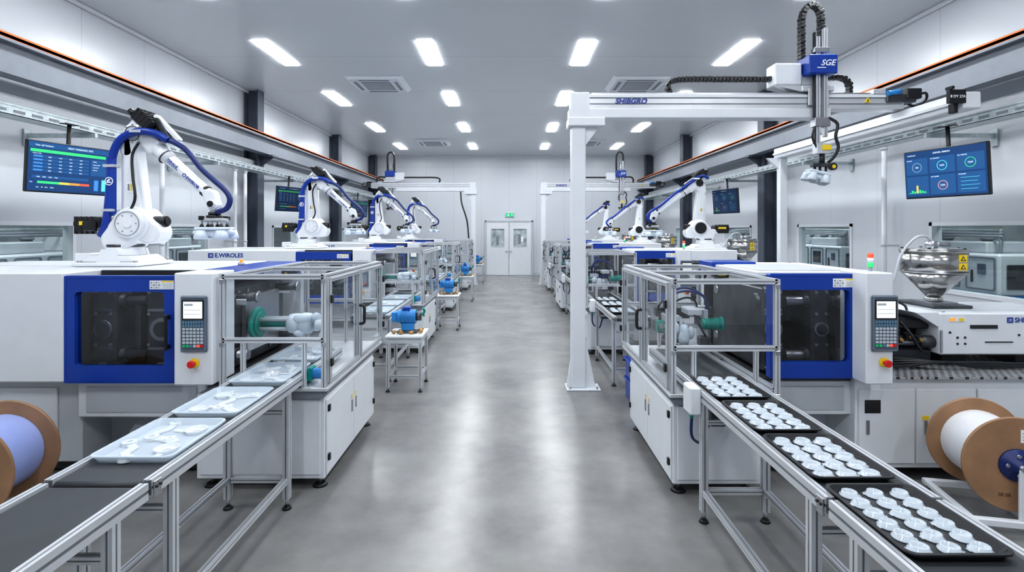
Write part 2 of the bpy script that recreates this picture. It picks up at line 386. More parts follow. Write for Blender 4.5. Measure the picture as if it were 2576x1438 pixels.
# columns, crane beams, cable trays, wall pipes
for s in (-1,1):
    for yy in (11.4,16.7,21.2):
        b=MB(); xa,xb=s*(WX-.01),s*(WX-.31)
        b.box(xa,xa-s*.03,yy-.14,yy+.14,0,CEIL,COLM).box(xb,xb+s*.03,yy-.14,yy+.14,0,CEIL,COLM).box(xa,xb,yy-.02,yy+.02,0,CEIL,COLM)
        b.box(xa-s*.0,xb-s*.03,yy-.17,yy+.17,0,.03,COLM)
        b.obj('steel_column',loc=(s*(WX-.16),yy,0),label='dark grey steel H-section column standing against the wall',cat='column',group='steel wall columns')
    r=thing('crane_runway_beam','grey steel crane runway beam with orange conductor rail','beam',(s*5.35,YF,3.5),'crane runway beams')
    b=MB(); X=s*5.35; b.box(X-.1,X+.1,YF+.1,YB-.05,3.53,3.56,BEAM).box(X-.1,X+.1,YF+.1,YB-.05,3.87,3.90,BEAM).box(X-.012,X+.012,YF+.1,YB-.05,3.56,3.87,BEAM)
    b.obj('girder',r)
    MB().box(X-s*.10,X-s*.06,YF+.1,YB-.05,3.905,3.94,ORANGE).box(X-s*.10,X-s*.09,YF+.1,YB-.05,3.9,3.96,ORANGE).obj('conductor_rail',r)
    for yy in (11.4,16.7,21.2):
        b=MB().box(s*5.51,s*5.2,yy-.12,yy+.12,3.49,3.53,COLM); b.prism([(s*5.51,3.49),(s*5.22,3.49),(s*5.51,3.28)],yy-.015,yy+.015,COLM); b.obj('support_bracket',r)
    r=thing('cable_tray','galvanised perforated steel cable tray on wall brackets','cable tray',(s*5.1,YF,3.05),'cable trays')
    b=MB(); b.box(s*5.0,s*5.22,YF+.1,YB-.5,3.05,3.056,GALV).box(s*5.0,s*5.006,YF+.1,YB-.5,3.05,3.15,GALV).box(s*5.214,s*5.22,YF+.1,YB-.5,3.05,3.15,GALV)
    b.box(s*4.994,s*5.0,YF+.1,YB-.5,3.14,3.155,GALV)
    yy=1.
    while yy<14:
        b.box(s*4.996,s*5.001,yy,yy+.12,3.08,3.105,ALUD); yy+=.2
    b.obj('tray',r)
    for yy in (3.6,6.2,8.8,12.,14.4,17.2,19.2):
        MB().box(s*4.97,s*(WX-.012),yy-.02,yy+.02,3.0,3.05,GALV).box(s*(WX-.03),s*(WX-.01),yy-.05,yy+.05,2.9,3.1,GALV).obj('wall_bracket',r)
    for j in range(3): MB().tube([(s*(5.06+j*.05),y_,3.075+.01*math.sin(y_*2+j)) for y_ in range(-2,21)],.015,(BLK,DBLUE,GREYW)[j],6,2).obj('cable',r)
    b=MB().box(s*5.62,s*5.72,YF+.1,YB-.4,3.3,3.42,WHITE,.01); 
    for yy in (0,3,6,9,12,15,18): b.box(s*5.7,s*(WX-.005),yy,yy+.08,3.33,3.39,WHITE)
    b.obj('pipe_rail',loc=(s*5.67,YF,3.3),label='white painted service rail running along the wall',cat='rail',group='service rails')
def conduit(x,y,z0,z1,r=.035):
    b=MB().cyl((x,y,z0),(x,y,z1),r,WHITE)
    for z in (z0+.3,(z0+z1)/2,z1-.2): b.cyl((x,y,z),(x,y,z+.03),r*1.3,GREYW)
    e=math.copysign(WX-.005,x)
    b.box(min(x,e),max(x,e),y-.01,y+.01,(z0+z1)/2,(z0+z1)/2+.03,GREYW)
    b.obj('conduit_pipe',loc=(x,y,z0),label='white vertical service pipe clipped to the wall',cat='pipe',group='wall pipes')
conduit(-5.6,8.3,0,3.29);conduit(-5.6,10.5,0,3.29);conduit(-5.6,10.9,0,3.29);conduit(-5.6,15.,0,3.29);conduit(5.6,7.75,0,3.29);conduit(5.6,10.75,0,3.29)

# ------------------------------------------------------------ monitors
def monitor(s,kind):
    r=thing('wall_monitor','flat monitor showing dark blue production table, hung from cable tray' if kind=='a' else 'flat monitor showing round gauges on navy, hung from tray','monitor')
    W,Hh=.86,.54
    MB().box(-W/2,W/2,0,.045,-Hh/2,Hh/2,BLK,.008).box(-.2,.2,.045,.08,-.15,.15,BLK,.01).obj('housing',r)
    b=MB().box(-W/2+.012,W/2-.012,-.003,.0,-Hh/2+.016,Hh/2-.012,SCR)
    def bx(x0,x1,z0,z1,m,l=1): b.box(x0,x1,-.003-.0012*l,-.003,z0,z1,m)
    def tx(s_,x,z,sz,m=EWHT,al='LEFT'): b.text(s_,sz,m,T(x,-.0055,z)@FR,.0006,al)
    if kind=='a':
        bx(-.41,.41,.2,.25,SCR2); tx('Your call Variance',-.36,.216,.022); tx('HEAT VARIANCE 7375',-.06,.216,.026)
        bx(-.40,.41,.15,.182,EGRN); tx('Metrics Table',-.38,.132,.014)
        for i in range(5):
            bx(-.38,.16,.095-i*.036,.122-i*.036,SCR2); bx(-.37,-.29,.1-i*.036,.116-i*.036,EBLU,2)
            for j in range(4): tx(('4802','4775','39.4','1079')[(i+j)%4],-.24+j*.1,.1-i*.036,.015)
        bx(.18,.39,-.05,.13,SCR2); tx('Status',.2,.105,.016); tx('Output 3478',.2,.07,.014);tx('Cycle 239',.2,.04,.014);tx('Heat 05',.2,.01,.014)
        for i,m in enumerate((EGRN,EGRN,EYEL,EORG,ERED)): bx(-.33+i*.1,-.23+i*.1,-.175,-.15,m)
        bx(-.38,.16,-.12,-.09,SCR2); tx('L500     5005     3702     7790',-.34,-.112,.016)
        tx('T50',-.4,-.17,.016); bx(.22,.265,-.22,-.10,EBLU); bx(.3,.345,-.22,-.09,ECYN); tx('50.1    07    09.1    72.20',-.34,-.22,.016)
    else:
        tx('SURVEIL REMON',-.1,.215,.024); tx('Dashboard',-.38,.215,.02)
        cells=[(-.4,-.16,.0,.18),(-.14,.12,.0,.18),(.14,.4,.0,.18),(-.4,-.16,-.23,-.02),(-.14,.12,-.23,-.02),(.14,.4,-.23,-.02)]
        for i,c in enumerate(cells):
            bx(*c,SCR2)
            cx,cz=(c[0]+c[1])/2,(c[2]+c[3])/2
            if i in (0,1,2,4):
                m=(EGRY,ECYN,EGRN,0,EGRY)[i]
                b.lathe([(.047,0),(.053,0),(.053,.002),(.047,.002)],m,T(cx,-.0045,cz-.01)@FR,28,ring=True)
                if i==4: b.lathe([(.041,0),(.044,0),(.044,.002),(.041,.002)],ERED,T(cx,-.0045,cz-.01)@FR,28,ring=True)
                b.text(('799','7339','7239','','7235')[i],.026,EWHT,T(cx,-.0065,cz-.02)@FR,.0004,'CENTER')
            elif i==3:
                for k in range(7): bx(c[0]+.02+k*.028,c[0]+.042+k*.028,c[2]+.02,c[2]+.028+(.08 if k==3 else .005*((k*5)%7)),EYEL if k==3 else EGRN,2)
            else:
                for k in range(4): bx(c[0]+.03,c[1]-.05-.02*(k%2),c[3]-.055-k*.04,c[3]-.051-k*.04,ECYN,2)
            tx(('BYOURS','CLT MEASUAR','KLL TEMPURE','','KLLT BUMES','PITARSURE')[i],c[0]+.01,c[3]-.022,.015)
    b.obj('screen',r)
    MB().cyl((0,.09,.0),(0,.09,.5),.02,BLK).box(-.05,.05,.05,.12,.05,.15,BLK).box(-.07,.07,.04,.14,.49,.5,BLK).obj('mount_pole',r)
    return r
mL=monitor(-1,'a'); mL.location=(-4.83,5.7,2.56); mL.rotation_euler=(math.radians(4),0,math.radians(72))
mR=monitor(1,'b'); mR.location=(4.69,5.6,2.52); mR.rotation_euler=(math.radians(4),0,math.radians(-76))
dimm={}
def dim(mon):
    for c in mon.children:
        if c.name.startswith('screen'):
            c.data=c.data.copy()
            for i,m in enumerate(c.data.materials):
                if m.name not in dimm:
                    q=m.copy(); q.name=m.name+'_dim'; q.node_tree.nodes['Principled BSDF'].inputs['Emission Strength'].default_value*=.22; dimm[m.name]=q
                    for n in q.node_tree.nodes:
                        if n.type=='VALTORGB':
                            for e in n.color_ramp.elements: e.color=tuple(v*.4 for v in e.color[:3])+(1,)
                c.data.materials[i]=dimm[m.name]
for p in ((-4.8,11.3,2.56),(-4.8,16.4,2.56)):
    o=dup(mL,loc=p); o.rotation_euler=mL.rotation_euler; dim(o)
o=dup(mR,loc=(4.72,11.4,2.52)); o.rotation_euler=mR.rotation_euler; dim(o)

# ------------------------------------------------------------ machine helpers
def foot(b,x,y,top=.08,r=.045):
    b.cyl((x,y,0),(x,y,.018),r,BLK,r*.7); b.cyl((x,y,.018),(x,y,top),.012,STEEL,seg=10)
def mdoor(root,X0,X1,z0,z1,i,y,hx,lab):
    d=MB().frame((X0,X1,z0,z1),i,.012,.03,y,y+.06,BLUE)
    d.frame((X0+.012,X1-.012,z0+.012,z1-.012),(X0+.018,X1-.018,z0+.018,z1-.018),.008,.006,y-.002,y,BLUE)
    d=d.obj('door',root,label='blue sliding safety door with window')
    MB().pane([(i[0]-.0,y+.03,i[2]),(i[1],y+.03,i[2]),(i[1],y+.03,i[3]),(i[0],y+.03,i[3])],TINT).obj('window_pane',d)
    MB().box(hx-.012,hx+.012,y-.05,y-.03,z0+.25,z0+.52,BLK,.008).box(hx-.01,hx+.01,y-.035,y,z0+.26,z0+.29,BLK).box(hx-.01,hx+.01,y-.035,y,z0+.48,z0+.51,BLK).obj('handle',d)
    b=MB().box(lab,lab+.18,y-.002,y,z1-.1,z1-.035,WINK).box(lab+.09,lab+.178,y-.003,y,z1-.048,z1-.037,YEL)
    for k in range(4): b.box(lab+.095,lab+.172,y-.003,y,z1-.060-k*.01,z1-.0578-k*.01,BEAM)
    for k in range(3):
        for j in range(4): b.box(lab+.008+j*.019,lab+.020+j*.019+.003*(k%2),y-.003,y,z1-.092+k*.018,z1-.082+k*.018,GREYW if (k+j)%2 else BEAM)
    b.obj('warning_label',d)
def panel(root,X0,X1,px0,px1,y):
    c=MB().box(X0,X1,y,y+.3,.79,1.59,WHITE,.008).obj('control_panel',root)
    MB().box(px0,px1,y-.02,y,1.03,1.43,HMI,.012).frame((px0+.008,px1-.008,1.038,1.422),(px0+.012,px1-.012,1.042,1.418),.008,.006,y-.0225,y-.02,STEEL).obj('keypad_housing',c)
    w=px1-px0
    MB().box(px0+.14*w,px1-.14*w,y-.024,y-.02,1.27,1.39,LCD).frame((px0+.1*w,px1-.1*w,1.262,1.4),(px0+.14*w,px1-.14*w,1.27,1.39),.004,.002,y-.026,y-.02,BLK).box(px0+.18*w,px0+.5*w,y-.0255,y-.024,1.36,1.375,GREYW).box(px0+.18*w,px0+.8*w,y-.0255,y-.024,1.3,1.303,GREYW).box(px0+.18*w,px0+.8*w,y-.0255,y-.024,1.33,1.333,GREYW).obj('screen',c)
    b=MB()
    for rr in range(8):
        n=8 if rr<2 else 6
        for cc in range(n):
            x=px0+.1*w+(.8*w)*(cc+.12)/n; z=1.235-rr*.024
            m=KEYT if rr<2 else KEYL
            if rr==7: m=(GREEN,GREEN,KEYT,KEYL,ERED,RED)[cc]
            b.box(x,x+.8*w/n*.74,y-.026,y-.02,z,z+.017,m)
    b.obj('keypad',c)
    ex=(px0+px1)/2
    MB().cyl((ex,y,.95),(ex,y-.012,.95),.034,YEL).cyl((ex,y-.012,.95),(ex,y-.04,.95),.014,RED).cyl((ex,y-.035,.95),(ex,y-.055,.95),.026,RED,bev=.004).obj('emergency_stop',c)
def clamp(root,xa,xb,plats):
    for z in (.90,1.33):
        for y in (4.14,4.95): MB().cyl((xa,y,z),(xb,y,z),.038,STEEL).obj('tie_bar',root)
    for x0,x1 in plats:
        b=MB().box(x0,x1,4.05,5.05,.78,1.45,DSTEEL,.02)
        for z in (.90,1.33): b.cyl((x0-.03,4.14,z),(x1+.04,4.14,z),.06,DSTEEL)
        cx=(x0+x1)/2; b.cyl((cx,4.05,1.12),(cx,4.035,1.12),min(.09,(x1-x0)*.4),STEEL); b.cyl((cx,4.036,1.12),(cx,4.03,1.12),min(.06,(x1-x0)*.3),DARK)
        for z in (.82,1.0,1.24,1.41): b.cyl((x0+.03,4.05,z),(x0+.03,4.035,z),.012,STEEL,seg=8); b.cyl((x1-.03,4.05,z),(x1-.03,4.035,z),.012,STEEL,seg=8)
        if x1-x0>.15:
            b.box(x0+.02,x1-.02,4.04,4.05,1.26,1.28,STEEL).box(x0+.02,x1-.02,4.04,4.05,.96,.98,STEEL).box(cx-.03,cx+.03,4.03,4.05,.8,.86,STEEL,.004)
        b.box(x1,x1+.05,4.25,4.85,.88,1.35,STEEL,.01)
        b.lathe([(.06,0),(.085,0),(.085,.012),(.06,.012)],STEEL,T(x1+.05,4.5,1.12)@Matrix.Rotation(pi/2,4,'Y'),24,ring=True)
        for z in (.84,1.39):
            for y in (4.2,4.35,4.75,4.9): b.cyl((x1,y,z),(x1+.012,y,z),.014,STEEL,seg=6)
        b.obj('platen',root)
def logo(b,x,y,z,sz,word,m=LOGOB,icon=True,wm=1.1):
    if icon:
        b.frame((x,x+sz,z-.1*sz,z+.8*sz),(x+.25*sz,x+1.02*sz-.2*sz,z+.15*sz,z+.55*sz),.1*sz,.06*sz,y-.002,y,m)
        b.box(x+.25*sz,x+sz,y-.003,y,z+.3*sz,z+.4*sz,m)
    b.text(word,sz*wm,m,T(x+(1.25*sz if icon else 0),y-.001,z)@FR,.001,bold=.03)

GM='injection moulding machines'
def machine_left():
    r=thing('injection_molding_machine','white and blue injection moulding machine with control panel and tinted door','machine',(-3.7,4.6,0),GM)
    b=MB().box(-5,-3.33,3.84,5.3,.76,1.58,WHITE,.012)
    b.box(-3.33,-2.5,4.2,5.3,1.53,1.58,WHITE,.008).box(-3.33,-2.12,5.22,5.3,.76,1.53,WHITE).box(-3.33,-2.12,3.95,5.22,.745,.765,DARK)
    b.box(-3.34,-3.32,3.9,5.22,.765,1.53,DARK).box(-3.32,-2.5,5.2,5.22,.765,1.53,DARK).box(-3.32,-2.5,4.19,4.2,1.5,1.57,DARK)
    b.box(-4.99,-3.34,4.56,4.57,1.575,1.583,GREYW)
    logo(b,-4.68,3.84,1.47,.082,'E.WIROLES')
    b.obj('body',r)
    MB().box(-2.5,-2.13,4.1,5.3,1.5,1.575,BLUE,.006).obj('cover',r,label='blue top cover')
    b=MB().box(-5,-3.32,4.0,5.25,.1,.745,GREYW,.01).box(-4.98,-3.5,3.985,4.0,.14,.68,WHITE,.006).box(-4.2,-4.19,3.98,3.985,.14,.68,BEAM)
    b.box(-3.32,-2.33,3.96,5.25,.46,.745,WHITE,.01).box(-3.25,-2.4,3.95,3.96,.5,.70,GREYW,.004).box(-3.32,-2.33,4.3,5.25,.1,.46,GREYW)
    b.prism([(4.3,.08),(4.05,.08),(4.05,.22),(4.18,.32),(4.3,.34)],-3.05,-2.4,WHITE,'x',.01)
    b.box(-4.95,-2.4,4.05,5.2,.03,.1,BLK)
    for x in (-4.8,-3.4,-2.5):
        foot(b,x,4.12); foot(b,x,5.1)
    b.obj('base',r)
    mdoor(r,-3.33,-2.49,.755,1.555,(-3.25,-2.585,.88,1.435),3.85,-2.545,-2.69)
    clamp(r,-3.3,-2.1,[(-3.28,-3.1),(-2.86,-2.6),(-2.46,-2.22)])
    panel(r,-2.40,-2.125,-2.345,-2.155,3.68)
    b=MB(); z=1.12; y=4.3
    b.cyl((-2.22,y,z),(-2.12,y,z),.05,DSTEEL).cyl((-2.12,y,z),(-2.09,y,z),.135,TEAL,bev=.006,seg=32).cyl((-2.09,y,z),(-2.07,y,z),.10,TEAL,seg=32)
    for a in range(4):
        dy,dz=.055*math.cos(a*pi/2+pi/4),.055*math.sin(a*pi/2+pi/4); b.cyl((-2.07,y+dy,z+dz),(-1.83,y+dy,z+dz),.016,GREYW,seg=10)
    b.cyl((-2.07,y,z),(-1.85,y,z),.03,TEAL)
    b.obj('ejector',r,label='teal round ejector head with rods')
    for y,z in ((4.14,1.36),(4.9,1.36),(4.9,.92)): MB().cyl((-2.22,y,z),(-2.02,y,z),.035,DSTEEL).cyl((-2.03,y,z),(-2.01,y,z),.045,STEEL).obj('guide_pin',r)
    MB().cyl((-2.45,4.7,1.58),(-2.45,4.7,1.6),.03,GREYW).cyl((-2.45,4.7,1.6),(-2.45,4.7,1.63),.015,EORG).obj('beacon',r)
    return r
def hopper(name,x,y,z0):
    h=thing('material_hopper','stainless steel conical hopper with lid and yellow warning labels','hopper',(x,y,z0),'material hoppers')
    M=T(x,y,0)
    b=MB().lathe([(.05,z0),(.065,z0),(.065,z0+.03),(.045,z0+.04)],STAIN,M,40).cyl((x,y,z0+.035),(x,y,z0+.25),.05,STAIN,.235,seg=48).cyl((x,y,z0+.25),(x,y,z0+.43),.235,STAIN,seg=48).cyl((x,y,z0+.248),(x,y,z0+.256),.24,STEEL,seg=48).cyl((x,y,z0+.425),(x,y,z0+.44),.245,STAIN,seg=48); b.obj('funnel',h)
    b=MB().cyl((x,y,z0+.44),(x,y,z0+.452),.24,STAIN,seg=36).cyl((x,y,z0+.452),(x,y,z0+.458),.2,STEEL,seg=36)
    for a in range(5): b.cyl((x+.22*math.cos(a*1.3),y+.22*math.sin(a*1.3),z0+.435),(x+.22*math.cos(a*1.3),y+.22*math.sin(a*1.3),z0+.465),.012,BLK,seg=8)
    b.cyl((x-.02,y,z0+.455),(x-.02,y,z0+.52),.045,STEEL).cyl((x-.02,y,z0+.49),(x+.14,y,z0+.49),.018,STEEL)
    b.obj('lid',h)
    MB().tube([(x-.02,y,z0+.51),(x-.08,y-.02,z0+.56),(x-.18,y-.02,z0+.54),(x-.28,y,z0+.40),(x-.34,y,z0+.2),(x-.40,y+.05,z0-.05)],.011,GREYW).obj('hose',h)
    for z in (.35,.28):
        b=MB()
        M2=T(x,y,0)
        b.box(.02,.085,-.237,-.21,z0+z,z0+z+.058,YEL,M=M2); b.prism([(.03,z0+z+.01),(.076,z0+z+.01),(.053,z0+z+.05)],-.2385,-.237,BLK,M=M2); b.prism([(.041,z0+z+.016),(.065,z0+z+.016),(.053,z0+z+.038)],-.2395,-.2385,YEL,M=M2)
        b.obj('warning_label',h)
    return h
IZ=1.235
def machine_right(robot):
    r=thing('injection_molding_machine','white and blue injection moulding machine with injection unit','machine',(3.3,4.6,0),GM)
    b=MB()
    b.box(1.95,2.8,5.22,5.3,.76,1.55,WHITE).box(1.93,2.8,3.95,5.22,.745,.765,DARK).box(2.78,2.8,3.98,5.22,.765,1.55,WHITE).box(1.95,2.76,5.2,5.22,.765,1.5,DARK)
    b.box(1.96,2.8,4.1,5.3,1.53,1.565,WHITE,.006).box(2.02,2.7,4.2,4.9,1.565,1.572,GREYW,.002).box(2.7,2.8,4.0,5.0,1.55,1.58,WHITE,.006)
    if robot: b.box(2.8,3.62,4.1,5.3,1.4,1.57,WHITE,.01).box(2.85,3.55,4.2,5.2,.8,1.4,GREYW)
    b.obj('body',r)
    MB().box(1.93,2.35,4.95,5.3,1.535,1.59,BLUE,.006).obj('cover',r,label='blue top cover')
    b=MB().box(2.0,4.6,3.96,5.25,.48,.745,WHITE,.01).box(2.6,4.6,3.9,5.25,.1,.78,WHITE,.008).box(2.0,2.6,4.25,5.25,.1,.48,GREYW).box(2.05,2.55,3.95,3.96,.52,.7,GREYW,.003)
    b.box(2.05,4.5,4.05,5.2,.03,.1,BLK)
    for x in (2.25,3.2,4.4):
        foot(b,x,4.12); foot(b,x,5.1)
    b.obj('base',r)
    for x0,x1 in ((2.62,3.04),(3.055,3.50),(3.515,4.0),(4.015,4.55)):
        d=MB().box(x0,x1,3.885,3.9,.14,.70,WHITE,.005)
        if x0<3: d.box(2.66,2.78,3.88,3.886,.52,.62,BLK,.004)
        d=d.obj('cabinet_door',r)
        b=MB().box(x0+.05,x0+.075,3.875,3.885,.36,.47,STEEL,.004)
        if x0>3: b.box(x0+.04,x0+.085,3.88,3.886,.47,.5,YEL)
        b.obj('latch',d)
    MB().box(2.81,4.6,3.86,5.0,.781,.80,TREAD).obj('walkway_plate',r,label='perforated grey steel tread plate')
    mdoor(r,1.93,2.63,.79,1.57,(1.98,2.525,.91,1.45),3.85,2.575,2.40)
    clamp(r,1.96,2.7,[(1.97,2.14),(2.36,2.50),(2.62,2.70)])
    panel(r,2.545,2.74,2.575,2.765,3.70)
    b=MB().cyl((2.68,3.85,1.59),(2.68,3.85,1.63),.012,STEEL,seg=10)
    b.obj('stack_light_stem',r)
    for z,m,n in ((1.62,EGRN,'green'),(1.655,WINK,'white'),(1.69,ERED,'red')):
        MB().cyl((2.68,3.85,z),(2.68,3.85,z+.034),.02,m).obj('stack_light_lamp',r,label=n+' lamp segment')
    # injection unit
    b=MB().box(3.42,4.55,4.12,4.75,.9,IZ,WHITE,.012).prism([(3.24,IZ),(3.42,IZ),(3.42,1.12)],4.13,4.74,WHITE)
    b.box(3.66,3.88,4.112,4.12,1.11,1.14,BLK,.012).box(3.78,4.0,4.114,4.12,1.0,1.008,BLK)
    for x,z in ((3.5,1.08),(3.56,.99),(3.62,.99),(3.56,1.04),(3.62,1.04),(4.05,1.06)): b.cyl((x,4.114,z),(x,4.12,z),.009,BLK,seg=10)
    b.box(3.5,3.62,4.117,4.12,1.165,1.2,WINK).box(3.5,3.54,4.115,4.12,1.17,1.195,EORG).box(3.57,3.61,4.115,4.12,1.17,1.195,YEL)
    logo(b,3.955,4.12,1.16,.05,'SHIGRO')
    b.box(3.46,4.52,4.2,4.7,IZ,IZ+.004,GREYW)
    for x in (3.48,4.5):
        for y in (4.16,4.72): b.cyl((x,y,IZ),(x,y,IZ+.008),.012,STEEL,seg=8)
    b.box(3.42,3.44,4.11,4.12,.92,1.1,STEEL,.003)
    b.obj('injection_unit',r)
    b=MB().cyl((2.82,4.45,1.06),(3.42,4.45,1.06),.09,DSTEEL).cyl((2.8,4.45,1.06),(2.95,4.45,1.06),.13,BLK)
    for k in range(5): b.cyl((3.0+k*.08,4.45,1.06),(3.03+k*.08,4.45,1.06),.115,STEEL)
    b.box(3.02,3.42,4.55,4.74,.82,1.16,BLK,.01).box(3.02,3.42,4.2,4.56,.84,.93,DSTEEL,.01).box(3.1,3.42,4.22,4.4,1.09,1.17,BLK,.01).box(3.05,3.25,4.35,4.6,1.12,1.2,DSTEEL,.01)
    b.obj('barrel',r)
    b=MB().box(2.85,3.0,4.2,4.7,.82,.98,DSTEEL,.01).box(2.98,3.06,4.16,4.28,.88,1.14,DSTEEL,.006)
    for z in (.92,1.0,1.08): b.cyl((3.02,4.15,z),(3.02,4.16,z),.012,STEEL,seg=6)
    b.obj('nozzle_block',r,label='dark steel nozzle carriage block')
    for y in (4.2,4.68): MB().cyl((2.85,y,.99),(3.42,y,.99),.03,STEEL).cyl((2.83,y,.99),(2.9,y,.99),.05,BLK).cyl((3.3,y,.99),(3.42,y,.99),.05,DSTEEL).obj('guide_rod',r)
    MB().cyl((2.93,4.08,.8),(2.93,4.08,.90),.055,BLK).cyl((2.93,4.08,.90),(2.93,4.08,.92),.04,STEEL).obj('hydraulic_pump',r)
    MB().cyl((2.9,4.35,1.18),(2.9,4.35,1.36),.065,BLK).cyl((2.9,4.35,1.36),(2.9,4.35,1.38),.05,DSTEEL).obj('servo_motor',r,label='black vertical motor')
    MB().box(3.5,3.7,4.2,4.7,.8,.9,BLK).obj('slide_block',r); MB().box(4.1,4.3,4.2,4.7,.8,.9,BLK).obj('slide_block',r)
    for k in range(4): MB().tube([(2.85,4.08+k*.05,.9),(2.95,4.05+k*.04,.84),(3.1,4.06+k*.04,.83+.01*k),(3.4,4.05,.86),(3.7,4.06,.82+.012*k),(4.4,4.07,.83)],.012,BLK,6).obj('hydraulic_hose',r)
    MB().tube([(2.8,4.1,1.2),(2.87,4.06,1.28),(2.98,4.12,1.27),(3.1,4.28,1.17)],.011,BLK,6).obj('hydraulic_hose',r)
    MB().tube([(2.8,4.1,1.1),(2.88,4.04,1.0),(3.0,4.08,.97),(3.14,4.2,1.1)],.011,BLK,6).obj('hydraulic_hose',r)
    MB().tube([(2.82,4.2,1.3),(2.95,4.1,1.36),(3.15,4.15,1.3),(3.3,4.3,1.22)],.010,BLK,6).obj('hydraulic_hose',r)
    MB().tube([(3.15,4.18,1.16),(3.2,4.12,1.05),(3.26,4.12,.95),(3.36,4.16,.9)],.012,BLK,6).obj('hydraulic_hose',r)
    for x,z in ((3.12,1.02),(3.2,1.04),(3.28,1.02)): MB().box(x-.025,x+.025,4.14,4.2,z-.03,z+.03,BLK,.005).cyl((x,4.12,z),(x,4.14,z),.014,BRASS,seg=8).obj('valve_fitting',r)
    b=MB().box(3.52,3.85,4.3,4.72,IZ+.004,IZ+.03,DSTEEL,.006); b.box(3.57,3.79,4.38,4.62,IZ+.03,IZ+.045,STEEL)
    b.obj('hopper_mount',r)
    return r
mlr=machine_left()
for k in (1,2,3): dup(mlr,(0,PER*k,0))
mrr=machine_right(False)
mr2=machine_right(True); mr2.location.y+=PER
for k in (1,2): dup(mr2,(0,PER*k,0))
hp=hopper('h',3.68,4.5,IZ+.046)
for k in (1,2,3): dup(hp,(.20 if k else 0,PER*k,0))

